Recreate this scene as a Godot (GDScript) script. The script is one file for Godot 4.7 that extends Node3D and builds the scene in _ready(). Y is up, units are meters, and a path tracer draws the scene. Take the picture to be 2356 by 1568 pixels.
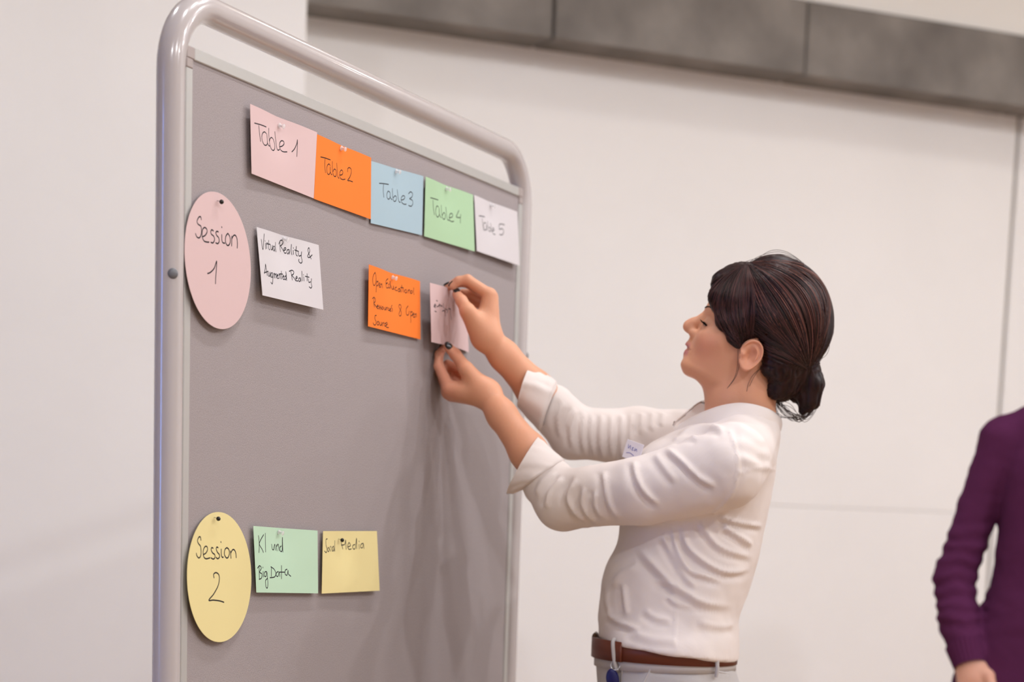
extends Node3D
# A workshop room: a grey pinboard with cards, a person pinning a card up, another person behind, pale wall with a grey fascia.

const EYE_HEIGHT := 1.20
const FOCAL := 4650.0                       # focal length in pixels of the 2356 x 1568 frame
const MIDDLE := Vector2(1178.0, 1895.0)     # where the lens axis meets that frame
const LENS_RIGHT := Vector3(0.999435, 0.033242, -0.004954)
const LENS_UP := Vector3(-0.033610, 0.988518, -0.147319)
const LENS_FORWARD := Vector3(0.0, -0.147402, -0.989077)
const ALONG_BOARD := Vector3(0.381295, 0.0, -0.924453)
const OUT_OF_BOARD := Vector3(0.924453, 0.0, 0.381295)
const ALONG_WALL := Vector3(0.906831, 0.0, -0.421494)
const OUT_OF_WALL := Vector3(0.421494, 0.0, 0.906831)

var board := Transform3D(Basis(ALONG_BOARD, Vector3.UP, OUT_OF_BOARD), OUT_OF_BOARD * -1.60711)   # u, height, distance out of the fabric
var room := Transform3D(Basis(ALONG_WALL, Vector3.UP, OUT_OF_WALL), Vector3.ZERO)                   # along the wall, height, out of the wall
var used := {}
var mats := {}


func _ready() -> void:
	set_view()
	build_room()
	build_pinboard()
	build_cards()
	build_woman()
	build_bystander()


func set_view() -> void:
	var cam := Camera3D.new()
	cam.name = "camera"
	cam.projection = Camera3D.PROJECTION_FRUSTUM
	cam.near = 0.05
	cam.far = 60.0
	cam.size = cam.near * 1568.0 / FOCAL
	cam.frustum_offset = Vector2(0.0, (MIDDLE.y - 784.0) / FOCAL * cam.near)
	cam.transform = Transform3D(Basis(LENS_RIGHT, LENS_UP, -LENS_FORWARD).orthonormalized(), Vector3(0, EYE_HEIGHT, 0))
	var lens := CameraAttributesPhysical.new()
	lens.frustum_focal_length = 50.0
	lens.frustum_focus_distance = 3.2
	lens.exposure_aperture = 2.3
	lens.frustum_near = 0.05
	lens.frustum_far = 60.0
	cam.attributes = lens
	cam.projection = Camera3D.PROJECTION_FRUSTUM
	cam.size = cam.near * 1568.0 / FOCAL
	add_child(cam)
	cam.current = true

	var sky_mat := ProceduralSkyMaterial.new()
	sky_mat.sky_top_color = Color(0.28, 0.45, 0.85)
	sky_mat.sky_horizon_color = Color(0.50, 0.66, 0.95)
	sky_mat.ground_energy_multiplier = 2.0
	sky_mat.ground_bottom_color = Color(0.20, 0.24, 0.30)
	sky_mat.ground_horizon_color = Color(0.45, 0.55, 0.72)
	sky_mat.sky_energy_multiplier = 3.1
	var sky := Sky.new()
	sky.sky_material = sky_mat
	var env := Environment.new()
	env.background_mode = Environment.BG_SKY
	env.sky = sky
	env.tonemap_mode = Environment.TONE_MAPPER_LINEAR
	env.tonemap_exposure = EXPOSURE
	env.sdfgi_enabled = true
	env.ssao_enabled = true
	env.ssil_enabled = true
	var we := WorldEnvironment.new()
	we.name = "world_environment"
	we.environment = env
	add_child(we)


const EXPOSURE := 1.08
const LAMP_ENERGY := 2.8


# ---------------------------------------------------------------- helpers

func numbered(called: String) -> String:
	var n: int = used.get(called, 0)
	used[called] = n + 1
	return called if n == 0 else "%s_%03d" % [called, n]


func tag(o: Node, label: String, category: String, group := "", kind := "") -> Node:
	o.set_meta("label", label)
	if category:
		o.set_meta("category", category)
	if group:
		o.set_meta("group", group)
	if kind:
		o.set_meta("kind", kind)
	return o


func thing(called: String, label: String, category: String, where: Transform3D, group := "", kind := "") -> Node3D:
	var o := Node3D.new()
	o.name = numbered(called)
	add_child(o)
	o.transform = where
	tag(o, label, category, group, kind)
	return o


func put(called: String, mesh: Mesh, m: Material, parent: Node, where := Transform3D.IDENTITY) -> MeshInstance3D:
	var o := MeshInstance3D.new()
	o.name = numbered(called) if parent == self else called
	o.mesh = mesh
	if m:
		o.material_override = m
	parent.add_child(o, true)
	o.transform = where
	return o


func paint(called: String, color: Color, rough: float, spec := 0.5, metal := 0.0) -> StandardMaterial3D:
	if mats.has(called):
		return mats[called]
	var m := StandardMaterial3D.new()
	m.resource_name = called
	m.albedo_color = color
	m.roughness = rough
	m.metallic_specular = spec
	m.metallic = metal
	mats[called] = m
	return m


func noise_map(freq: float, octaves: int, seed_: int, size := 512, normal := 0.0, low := Color.BLACK, high := Color.WHITE) -> NoiseTexture2D:
	var n := FastNoiseLite.new()
	n.noise_type = FastNoiseLite.TYPE_SIMPLEX_SMOOTH
	n.seed = seed_
	n.frequency = freq
	n.fractal_octaves = octaves
	var t := NoiseTexture2D.new()
	t.width = size
	t.height = size
	t.seamless = true
	t.noise = n
	if normal > 0.0:
		t.as_normal_map = true
		t.bump_strength = normal
	else:
		var g := Gradient.new()
		g.set_color(0, low)
		g.set_color(1, high)
		t.color_ramp = g
	return t


func quad(st: SurfaceTool, a: Vector3, b: Vector3, c: Vector3, d: Vector3, toward: Vector3) -> void:
	# a flat quad whose front faces TOWARD
	var n := (c - a).cross(b - a)
	if n.dot(toward) > 0.0:
		for p in [a, b, c, a, c, d]:
			st.add_vertex(p)
	else:
		for p in [a, c, b, a, d, c]:
			st.add_vertex(p)


func tri(st: SurfaceTool, a: Vector3, b: Vector3, c: Vector3, toward: Vector3) -> void:
	var n := (c - a).cross(b - a)
	st.add_vertex(a)
	if n.dot(toward) > 0.0:
		st.add_vertex(b)
		st.add_vertex(c)
	else:
		st.add_vertex(c)
		st.add_vertex(b)


func block(lo: Vector3, hi: Vector3, bevel := 0.002) -> ArrayMesh:
	var st := SurfaceTool.new()
	st.begin(Mesh.PRIMITIVE_TRIANGLES)
	st.set_smooth_group(-1)
	add_block(st, lo, hi, bevel)
	st.generate_normals()
	return st.commit()


func add_block(st: SurfaceTool, lo: Vector3, hi: Vector3, bevel := 0.002) -> void:
	# a box with chamfered edges
	var mid := (lo + hi) * 0.5
	var h := (hi - lo) * 0.5
	var b: float = minf(bevel, minf(h.x, minf(h.y, h.z)) * 0.9)
	var corner := func(sx: float, sy: float, sz: float, axis: int) -> Vector3:
		var p := Vector3(sx * (h.x - b), sy * (h.y - b), sz * (h.z - b))
		p[axis] = [sx * h.x, sy * h.y, sz * h.z][axis]
		return mid + p
	for axis in 3:
		for s in [-1.0, 1.0]:
			var c := []
			for q in [[-1, -1], [1, -1], [1, 1], [-1, 1]]:
				var v := [0.0, 0.0, 0.0]
				v[axis] = s
				v[(axis + 1) % 3] = q[0]
				v[(axis + 2) % 3] = q[1]
				c.append(corner.call(v[0], v[1], v[2], axis))
			var out := Vector3.ZERO
			out[axis] = s
			quad(st, c[0], c[1], c[2], c[3], out)
	for axis in 3:
		var e1 := (axis + 1) % 3
		var e2 := (axis + 2) % 3
		for s1 in [-1.0, 1.0]:
			for s2 in [-1.0, 1.0]:
				var v := [0.0, 0.0, 0.0]
				v[e1] = s1
				v[e2] = s2
				var p := []
				for s in [-1.0, 1.0]:
					v[axis] = s
					p.append(corner.call(v[0], v[1], v[2], e1))
					p.append(corner.call(v[0], v[1], v[2], e2))
				var out := Vector3.ZERO
				out[e1] = s1
				out[e2] = s2
				quad(st, p[0], p[1], p[3], p[2], out)
	for sx in [-1.0, 1.0]:
		for sy in [-1.0, 1.0]:
			for sz in [-1.0, 1.0]:
				tri(st, corner.call(sx, sy, sz, 0), corner.call(sx, sy, sz, 1), corner.call(sx, sy, sz, 2), Vector3(sx, sy, sz))


func sweep(path: PackedVector3Array, radii: PackedFloat32Array, sides := 16, caps := true) -> ArrayMesh:
	var st := SurfaceTool.new()
	st.begin(Mesh.PRIMITIVE_TRIANGLES)
	add_sweep(st, path, radii, sides, caps)
	st.generate_normals()
	return st.commit()


func add_sweep(st: SurfaceTool, path: PackedVector3Array, radii: PackedFloat32Array, sides := 16, caps := true, flat := 1.0, color := Color.WHITE) -> void:
	# a tube along PATH; FLAT squashes it along its second axis
	var rings := []
	var side := Vector3.ZERO
	for i in path.size():
		var t := (path[mini(i + 1, path.size() - 1)] - path[maxi(i - 1, 0)]).normalized()
		if side == Vector3.ZERO:
			side = t.cross(Vector3.UP if absf(t.y) < 0.9 else Vector3.RIGHT).normalized()
		side = (side - t * side.dot(t)).normalized()
		var other := t.cross(side)
		var r: float = radii[mini(i, radii.size() - 1)]
		var ring := PackedVector3Array()
		for k in sides:
			var a := TAU * k / sides
			ring.append(path[i] + (side * cos(a) + other * sin(a) * flat) * r)
		rings.append(ring)
	st.set_color(color)
	st.set_smooth_group(0)
	for i in path.size() - 1:
		for k in sides:
			var k2 := (k + 1) % sides
			var a: Vector3 = rings[i][k]
			var out := a - path[i]
			quad(st, a, rings[i][k2], rings[i + 1][k2], rings[i + 1][k], out)
	if caps:
		st.set_smooth_group(1)
		for i in [0, path.size() - 1]:
			var out := path[i] - path[1 if i == 0 else i - 1]
			for k in sides:
				tri(st, path[i], rings[i][k], rings[i][(k + 1) % sides], out)


func lathe(profile: PackedVector2Array, sides := 16) -> ArrayMesh:
	# PROFILE holds (radius, height along +Z)
	var st := SurfaceTool.new()
	st.begin(Mesh.PRIMITIVE_TRIANGLES)
	st.set_smooth_group(0)
	for i in profile.size() - 1:
		var p := profile[i]
		var q := profile[i + 1]
		for k in sides:
			var a := TAU * k / sides
			var b := TAU * (k + 1) / sides
			var out := Vector3(cos(a), sin(a), 0) * (q.y - p.y) - Vector3(0, 0, 1) * (q.x - p.x)
			var v0 := Vector3(cos(a) * p.x, sin(a) * p.x, p.y)
			var v1 := Vector3(cos(b) * p.x, sin(b) * p.x, p.y)
			var v2 := Vector3(cos(b) * q.x, sin(b) * q.x, q.y)
			var v3 := Vector3(cos(a) * q.x, sin(a) * q.x, q.y)
			if p.x > 1e-6:
				tri(st, v0, v1, v2, out)
			if q.x > 1e-6:
				tri(st, v0, v2, v3, out)
	st.generate_normals()
	return st.commit()


# ---------------------------------------------------------------- the room

func struct(called: String, lo: Vector3, hi: Vector3, m: Material, label: String, bevel := 0.004) -> MeshInstance3D:
	var o := put(called, block(lo, hi, bevel), m, self, room)
	tag(o, label, "", "", "structure")
	return o


func build_room() -> void:
	var white := paint("wall paint", Color(0.92, 0.915, 0.91), 0.75, 0.3)
	white.albedo_texture = noise_map(0.004, 4, 3, 512, 0.0, Color(0.97, 0.97, 0.97), Color.WHITE)
	white.uv1_triplanar = true
	white.uv1_world_triplanar = true
	white.uv1_scale = Vector3(0.4, 0.4, 0.4)
	var upper := paint("upper wall paint", Color(0.90, 0.895, 0.88), 0.8, 0.3)
	var concrete := paint("grey fascia", Color(0.57, 0.55, 0.53), 0.8, 0.3)
	concrete.albedo_texture = noise_map(0.006, 5, 11, 512, 0.0, Color(0.72, 0.72, 0.72), Color(1.0, 1.0, 1.0))
	concrete.uv1_triplanar = true
	concrete.uv1_scale = Vector3(0.8, 0.8, 0.8)
	concrete.normal_enabled = true
	concrete.normal_texture = noise_map(0.02, 4, 12, 512, 3.0)
	concrete.normal_scale = 0.25
	var groove := paint("dark groove", Color(0.55, 0.52, 0.47), 0.9, 0.2)
	var wood := paint("floor wood", Color(0.78, 0.645, 0.50), 0.45)
	wood.albedo_texture = noise_map(0.01, 4, 21, 512, 0.0, Color(0.85, 0.82, 0.78), Color.WHITE)
	wood.uv1_triplanar = true
	wood.uv1_scale = Vector3(0.25, 2.0, 2.5)

	struct("floor", Vector3(-4.5, -0.2, -6.4), Vector3(7.5, 0.0, 3.2), wood, "warm wooden floor of the workshop room")
	struct("ceiling", Vector3(-4.5, 3.7, -6.4), Vector3(7.5, 3.9, 3.2), upper, "white ceiling high above the pinboard")
	# the wall behind: panels with open joints, so each panel is a piece of the wall
	var wall := thing("wall_back", "pale cream panelled wall behind the pinboard", "", room, "", "structure")
	put("backing", block(Vector3(-4.5, 0.0, -6.3), Vector3(7.5, 3.7, -5.912), 0.0), groove, wall)
	var seams := [-4.5, -1.0, 1.7, 4.588, 7.5]
	for i in 4:
		for j in 2:
			var lo := Vector3(seams[i] + (0.007 if i == 3 else 0.0), [0.0, 1.2875][j], -5.92)
			var hi := Vector3(seams[i + 1] - (0.007 if i == 2 else 0.0), [1.2865, 2.72][j], -5.9)
			put("panel", block(lo, hi, 0.002), white, wall)
	var up := struct("wall_upper", Vector3(-4.5, 2.872, -6.012), Vector3(7.5, 3.7, -5.77), upper, "bright white wall above the grey fascia")
	up.name = "wall_upper"
	var fascia := thing("trim_1", "grey concrete fascia beam along the top of the wall", "", room, "", "structure")
	var cuts := [-0.85, 0.04, 0.93, 1.83, 2.724, 3.616, 4.508, 5.4, 6.3, 7.5]
	for i in cuts.size() - 1:
		put("panel", block(Vector3(cuts[i] + 0.004, 2.643, -6.011), Vector3(cuts[i + 1] - 0.004, 2.871, -5.75 - 0.004 * (i % 2)), 0.004), concrete, fascia)
	put("backing", block(Vector3(-0.85, 2.66, -6.012), Vector3(7.5, 2.868, -5.772), 0.0), paint("fascia gap", Color(0.2, 0.19, 0.18), 0.9), fascia)
	struct("wall_pier", Vector3(-4.5, 0.0, -6.0), Vector3(1.843, 3.7, -5.45), white, "plain cream wall pier standing forward of the fascia", 0.006)

	# the left wall with its tall window, the right wall and the wall behind the camera
	var wx := -3.6
	struct("wall_left", Vector3(wx - 0.3, 0.0, -5.45), Vector3(wx, 3.7, WIN_C0), white, "white side wall before the tall window")
	var wl := struct("wall_left", Vector3(wx - 0.3, 0.0, WIN_C1), Vector3(wx, 3.7, 3.2), white, "white side wall past the tall window")
	wl.name = "wall_left_far"
	var wb := struct("wall_left", Vector3(wx - 0.3, 3.0, WIN_C0), Vector3(wx, 3.7, WIN_C1), white, "white side wall above the tall window")
	wb.name = "wall_left_above"
	struct("wall_right", Vector3(7.2, 0.0, -6.0), Vector3(7.5, 3.7, 3.2), white, "white side wall beyond the purple sweater")
	struct("wall_front", Vector3(-4.5, 0.0, 2.9), Vector3(7.5, 3.7, 3.2), white, "white wall behind the camera")
	var win := thing("window_1", "tall window with dark frame in the side wall", "", room, "", "structure")
	var frame := paint("window frame", Color(0.25, 0.26, 0.28), 0.4)
	var glass := paint("window glass", Color(0.9, 0.95, 1.0, 0.05), 0.02)
	glass.transparency = BaseMaterial3D.TRANSPARENCY_ALPHA
	for q in [[WIN_C0, WIN_C0 + 0.05], [WIN_C1 - 0.05, WIN_C1]]:
		put("frame_post", block(Vector3(wx - 0.2, 0.0, q[0]), Vector3(wx - 0.12, 3.0, q[1]), 0.004), frame, win)
	for q in [[0.0, 0.06], [2.94, 3.0]]:
		put("frame_rail", block(Vector3(wx - 0.2, q[0], WIN_C0 + 0.05), Vector3(wx - 0.12, q[1], WIN_C1 - 0.05), 0.004), frame, win)
	put("pane", block(Vector3(wx - 0.165, 0.06, WIN_C0 + 0.05), Vector3(wx - 0.16, 2.94, WIN_C1 - 0.05), 0.0), glass, win)

	# rows of lamps, those over the board dimmed
	for q in [[1.44, -2.42, 0.32], [1.95, -2.90, 0.32], [2.47, -3.37, 0.32], [3.0, -4.9, 0.05], [4.6, -4.9, 0.05], [6.2, -4.9, 0.05], [4.1, -3.1, 0.42], [5.9, -3.1, 0.42], [0.3, -3.7, 0.32], [4.4, -1.7, 0.65], [6.2, -1.7, 0.65], [0.2, 0.3, 0.9], [2.2, 0.3, 0.95], [4.2, 0.3, 1.1]]:
		downlight(Vector3(q[0], 3.7, q[1]), q[2])


const WIN_C0 := -2.05
const WIN_C1 := -1.15


func downlight(at: Vector3, level: float) -> void:
	var o := thing("downlight", "round recessed downlight in the white ceiling", "downlight", room * Transform3D(Basis.IDENTITY, at), "recessed ceiling downlights")
	var ring := lathe(PackedVector2Array([Vector2(0.0, 0.0), Vector2(0.09, 0.0), Vector2(0.095, -0.006), Vector2(0.09, -0.012), Vector2(0.07, -0.012), Vector2(0.065, -0.002)]), 24)
	put("rim", ring, paint("lamp rim", Color(0.8, 0.8, 0.8), 0.4), o, Transform3D(Basis(Vector3.RIGHT, PI / 2).inverse(), Vector3.ZERO))
	var glow := paint("lamp glow", Color(1, 0.96, 0.9), 0.5)
	glow.emission_enabled = true
	glow.emission = Color(1.0, 0.93, 0.84)
	glow.emission_energy_multiplier = 30.0
	put("lens", lathe(PackedVector2Array([Vector2(0.062, 0.004), Vector2(0.058, 0.009), Vector2(0.0, 0.011)]), 24), glow, o, Transform3D(Basis(Vector3.RIGHT, PI / 2), Vector3.ZERO))
	var lamp := SpotLight3D.new()
	lamp.name = "spot_light"
	lamp.light_color = LAMP_COLOR
	lamp.light_energy = LAMP_ENERGY * level
	lamp.light_size = 0.06
	lamp.spot_angle = 88.0
	lamp.spot_angle_attenuation = 0.5
	lamp.spot_range = 14.0
	lamp.spot_attenuation = 2.0
	lamp.shadow_enabled = true
	o.add_child(lamp)
	lamp.transform = Transform3D(Basis(Vector3.RIGHT, -PI / 2), Vector3(0, -0.09, 0))


const LAMP_COLOR := Color(0.985, 0.985, 1.0)


# ---------------------------------------------------------------- the pinboard

func build_pinboard() -> void:
	var mid := 3.2095
	var b := thing("pinboard", "large grey fabric pinboard in a rounded grey tube frame", "pinboard", board * Transform3D(Basis.IDENTITY, Vector3(mid, 0, 0)))
	var lacquer := paint("grey lacquer", Color(0.725, 0.70, 0.70), 0.22, 0.55)
	lacquer.clearcoat_enabled = true
	lacquer.clearcoat = 0.6
	lacquer.clearcoat_roughness = 0.05
	var alu := paint("satin aluminium", Color(0.74, 0.74, 0.73), 0.4, 0.5, 0.35)
	var felt := paint("grey felt", Color(0.68, 0.648, 0.652), 0.95, 0.2)
	felt.albedo_texture = noise_map(0.09, 3, 31, 512, 0.0, Color(0.84, 0.84, 0.84), Color.WHITE)
	felt.uv1_triplanar = true
	felt.uv1_scale = Vector3(9, 9, 9)
	felt.normal_enabled = true
	felt.normal_texture = noise_map(0.12, 3, 32, 512, 6.0)
	felt.normal_scale = 0.25
	# tube: up one side, over the top, down the other
	var path := PackedVector3Array()
	var rise := 1.919
	var half := 0.650
	var bend := 0.10
	path.append(Vector3(-half, 0.06, -0.009))
	for i in 13:
		var a := PI - PI / 2 * i / 12.0
		path.append(Vector3(-half + bend + cos(a) * bend, rise - bend + sin(a) * bend, -0.009))
	for i in 13:
		var a := PI / 2 - PI / 2 * i / 12.0
		path.append(Vector3(half - bend + cos(a) * bend, rise - bend + sin(a) * bend, -0.009))
	path.append(Vector3(half, 0.06, -0.009))
	put("tube_frame", sweep(path, PackedFloat32Array([0.0205]), 40), lacquer, b)
	put("fabric_panel", block(Vector3(-0.612, 0.36, -0.017), Vector3(0.612, 1.842, 0.0), 0.001), felt, b)
	# edge strips with corner caps
	var w := 0.017
	var l := -0.6275
	var r := 0.6275
	var top := 1.8555
	var low := 0.35
	for q in [[l, l + w], [r - w, r]]:
		put("edge_strip", block(Vector3(q[0], low + 0.035, -0.020), Vector3(q[1], top - 0.03, 0.003), 0.0012), alu, b)
	for q in [[low, low + w], [top - w, top]]:
		put("edge_strip", block(Vector3(l + 0.022, q[0], -0.020), Vector3(r - 0.022, q[1], 0.003), 0.0012), alu, b)
	var cap := paint("corner cap plastic", Color(0.64, 0.60, 0.59), 0.5)
	for sx in [-1.0, 1.0]:
		for sy in [0, 1]:
			var st := SurfaceTool.new()
			st.begin(Mesh.PRIMITIVE_TRIANGLES)
			st.set_smooth_group(-1)
			var x0: float = l if sx < 0 else r - 0.022
			var y0: float = low if sy == 0 else top - w
			add_block(st, Vector3(x0, y0, -0.0205), Vector3(x0 + 0.022, y0 + w, 0.0035), 0.0015)
			var x1: float = l if sx < 0 else r - w
			var y1: float = low + w if sy == 0 else top - 0.03
			add_block(st, Vector3(x1, y1, -0.0205), Vector3(x1 + w, y1 + (0.018 if sy == 0 else 0.013), 0.0035), 0.0012)
			st.generate_normals()
			put("corner_cap", st.commit(), cap, b)
	# bolts that hold the panel between the tubes
	var grey := paint("bolt cap plastic", Color(0.42, 0.43, 0.45), 0.35)
	for s in [-1.0, 1.0]:
		for y in [0.62, 1.535]:
			var dome := lathe(PackedVector2Array([Vector2(0.0075, -0.002), Vector2(0.0075, 0.001), Vector2(0.006, 0.003), Vector2(0.003, 0.004), Vector2(0.0, 0.0043)]), 18)
			var face := Basis(Vector3.UP, -0.18 if s < 0 else 0.18)
			face = Basis(Vector3.UP, -0.75 * 1.0) if s < 0 else Basis(Vector3.UP, 0.75)
			var dir := face * Vector3(0, 0, 1)
			put("bolt_cap", dome, grey, b, Transform3D(face, Vector3(s * half, y, -0.009) + dir * 0.0203))
	# feet
	for s in [-1.0, 1.0]:
		var foot := PackedVector3Array([Vector3(s * half, 0.045, -0.27), Vector3(s * half, 0.06, -0.2), Vector3(s * half, 0.06, 0.18), Vector3(s * half, 0.045, 0.25)])
		put("foot_bar", sweep(foot, PackedFloat32Array([0.016, 0.02, 0.02, 0.016]), 20), lacquer, b)
		for z in [-0.24, 0.22]:
			var wheel := put("caster", lathe(PackedVector2Array([Vector2(0, -0.010), Vector2(0.018, -0.010), Vector2(0.0225, -0.006), Vector2(0.0225, 0.006), Vector2(0.018, 0.010), Vector2(0, 0.010)]), 20), paint("caster rubber", Color(0.08, 0.08, 0.085), 0.6), b)
			wheel.transform = Transform3D(Basis(Vector3.UP, PI / 2), Vector3(s * half, 0.0225, z))


# ---------------------------------------------------------------- cards and pins

const PAPER := {
	"pink": Color(0.835, 0.73, 0.73), "orange": Color(0.96, 0.503, 0.21), "blue": Color(0.65, 0.745, 0.79),
	"green": Color(0.665, 0.795, 0.648), "white": Color(0.81, 0.793, 0.807), "mint": Color(0.74, 0.86, 0.76), "yellow": Color(0.90, 0.85, 0.62),
}


func ink_picture(strokes: Array, size: Vector2i, aspect: float, paper: Color, width: float) -> ImageTexture:
	# the written strokes, drawn on a sheet of the paper's colour
	var im := Image.create(size.x, size.y, false, Image.FORMAT_RGB8)
	im.fill(paper)
	var ink := Color(0.10, 0.09, 0.11)
	var cover := {}
	for s in strokes:
		var pts := PackedVector2Array()
		for i in range(0, s.size(), 2):
			pts.append(Vector2(s[i] * size.x, s[i + 1] * size.y))
		var fine := PackedVector2Array()
		for i in pts.size() - 1:
			var p0 := pts[maxi(i - 1, 0)]
			var p3 := pts[mini(i + 2, pts.size() - 1)]
			var n := maxi(2, int(pts[i].distance_to(pts[i + 1]) / 4.0))
			for k in n:
				fine.append(pts[i].cubic_interpolate(pts[i + 1], p0, p3, float(k) / n))
		fine.append(pts[pts.size() - 1])
		var stretch := Vector2(1.0, size.x / aspect / size.y)
		for i in fine.size() - 1:
			var a := fine[i] * stretch
			var c := fine[i + 1] * stretch
			var lo := (fine[i].min(fine[i + 1]) - Vector2(width, width) * 2.0).floor()
			var hi := (fine[i].max(fine[i + 1]) + Vector2(width, width) * 2.0).ceil()
			for y in range(maxi(0, int(lo.y)), mini(size.y - 1, int(hi.y)) + 1):
				for x in range(maxi(0, int(lo.x)), mini(size.x - 1, int(hi.x)) + 1):
					var p := Vector2(x + 0.5, y + 0.5) * stretch
					var d := p.distance_to(Geometry2D.get_closest_point_to_segment(p, a, c))
					var v := clampf(width - d + 0.5, 0.0, 1.0)
					if v > 0.0:
						var key := y * 4096 + x
						if v > cover.get(key, 0.0):
							cover[key] = v
	for key in cover:
		im.set_pixel(key % 4096, key / 4096, paper.lerp(ink, cover[key] * 0.92))
	return ImageTexture.create_from_image(im)


func paper_material(called: String, pic: Texture2D) -> StandardMaterial3D:
	var m := paint(called, Color.WHITE, 0.8, 0.3)
	m.albedo_texture = pic
	m.texture_repeat = false
	return m


func sheet(place: Callable, nx: int, ny: int, thick: float) -> ArrayMesh:
	# a sheet of paper: place(s, t) gives its middle surface; front, back and cut edge
	var st := SurfaceTool.new()
	st.begin(Mesh.PRIMITIVE_TRIANGLES)
	var front := []
	var normals := []
	for j in ny + 1:
		for i in nx + 1:
			var s := float(i) / nx
			var t := float(j) / ny
			var p: Vector3 = place.call(s, t)
			var du: Vector3 = place.call(minf(s + 0.02, 1.0), t) - place.call(maxf(s - 0.02, 0.0), t)
			var dv: Vector3 = place.call(s, minf(t + 0.02, 1.0)) - place.call(s, maxf(t - 0.02, 0.0))
			var n := dv.cross(du).normalized()
			if n.z < 0.0:
				n = -n
			front.append(p)
			normals.append(n)
	var w := nx + 1
	for face in [1.0, -1.0]:
		for j in ny:
			for i in nx:
				var q := [j * w + i, j * w + i + 1, (j + 1) * w + i + 1, (j + 1) * w + i]
				var order := [0, 1, 2, 0, 2, 3] if face > 0 else [0, 2, 1, 0, 3, 2]
				for k in order:
					var id: int = q[k]
					st.set_normal(normals[id] * face)
					st.set_uv(Vector2(float(id % w) / nx, float(id / w) / ny) if face > 0 else Vector2(0.001, 0.001))
					st.add_vertex(front[id] + normals[id] * face * thick * 0.5)
	var rim := []
	for i in nx:
		rim.append([i, i + 1, Vector3(0, 1, 0)])
		rim.append([ny * w + i, ny * w + i + 1, Vector3(0, -1, 0)])
	for j in ny:
		rim.append([j * w, (j + 1) * w, Vector3(-1, 0, 0)])
		rim.append([j * w + nx, (j + 1) * w + nx, Vector3(1, 0, 0)])
	for e in rim:
		var a: Vector3 = front[e[0]]
		var b: Vector3 = front[e[1]]
		var na: Vector3 = normals[e[0]] * thick * 0.5
		st.set_normal(e[2])
		st.set_uv(Vector2(0.001, 0.001))
		quad(st, a + na, b + na, b - na, a - na, e[2])
	return st.commit()


func build_cards() -> void:
	for card in CARDS:
		var c: Array = card.corners
		var mid: Vector3 = (c[0] + c[1] + c[2] + c[3]) * 0.25
		var o := thing("card", card.label, "card", board * Transform3D(Basis.IDENTITY, mid), "cards on the pinboard")
		var pin: Array = card.pin
		var bent: bool = pin.is_empty()
		var place := func(s: float, t: float) -> Vector3:
			var a: Vector3 = c[0].lerp(c[1], s)
			var b: Vector3 = c[3].lerp(c[2], s)
			var p := a.lerp(b, t) - mid
			if bent:
				p.z += 0.008 * sin(PI * s)
			else:
				# pressed to the fabric by its pin
				var d := Vector2((s - pin[0]) * 2.0, t - pin[1]).length()
				var give := exp(-d * d / 0.18)
				p.z = lerpf(p.z, 0.0016 - mid.z, give)
			return p
		var pic := ink_picture(card.ink, Vector2i(768, 384), 2.0, PAPER[card.color], 3.0)
		put("paper", sheet(place, 20, 10, 0.0004), paper_material("paper " + str(used["card"]), pic), o)
		if not bent:
			var at: Vector3 = c[0].lerp(c[1], pin[0]).lerp(c[3].lerp(c[2], pin[0]), pin[1])
			push_pin(Vector3(at.x, at.y, 0.0018), pin[2], card.label)
	for card in ROUND_CARDS:
		var o := thing("round_card", card.label, "card", board * Transform3D(Basis.IDENTITY, card.center + Vector3(-0.003, 0, 0)), "round cards on the pinboard")
		var pic := ink_picture(card.ink, Vector2i(768, 768), 1.0, PAPER[card.color], 4.0)
		put("paper", disc(0.098, card.pin), paper_material("round paper " + str(used["round_card"]), pic), o)
		var at: Vector3 = card.center + Vector3((card.pin[0] - 0.5) * 0.196, (0.5 - card.pin[1]) * 0.196, 0)
		push_pin(Vector3(at.x, at.y, 0.0042), card.pin[2], card.label)


func disc(radius: float, pin: Array) -> ArrayMesh:
	var st := SurfaceTool.new()
	st.begin(Mesh.PRIMITIVE_TRIANGLES)
	var rings := 10
	var n := 72
	var h := func(x: float, y: float) -> float:
		# held near the top, standing off a little further down
		return -0.0022 + 0.006 * (0.5 - y / radius * 0.5) * (0.5 - y / radius * 0.5) + 0.0045 * pow(maxf(-x / radius, 0.0), 2.0)
	var at := func(i: int, k: int) -> Vector3:
		var a := TAU * k / n
		var r := radius * i / rings
		var x := cos(a) * r
		var y := sin(a) * r
		return Vector3(x, y, h.call(x, y))
	for face in [1.0, -1.0]:
		for i in rings:
			for k in n:
				var q := [at.call(i, k), at.call(i + 1, k), at.call(i + 1, k + 1), at.call(i, k + 1)]
				var order := [0, 2, 1, 0, 3, 2] if face > 0 else [0, 1, 2, 0, 2, 3]
				if i == 0:
					order = [0, 2, 1] if face > 0 else [0, 1, 2]
				for id in order:
					var p: Vector3 = q[id]
					st.set_normal(Vector3(0, 0, face))
					st.set_uv(Vector2(p.x / radius * 0.5 + 0.5, 0.5 - p.y / radius * 0.5) if face > 0 else Vector2(0.01, 0.01))
					st.add_vertex(p + Vector3(0, 0, 0.0002 * face))
	for k in n:
		var a: Vector3 = at.call(rings, k)
		var b: Vector3 = at.call(rings, k + 1)
		var e := Vector3(0, 0, 0.0002)
		var out := Vector3(a.x, a.y, 0).normalized()
		st.set_normal(out)
		st.set_uv(Vector2(0.01, 0.01))
		quad(st, a + e, b + e, b - e, a - e, out)
	return st.commit()


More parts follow.
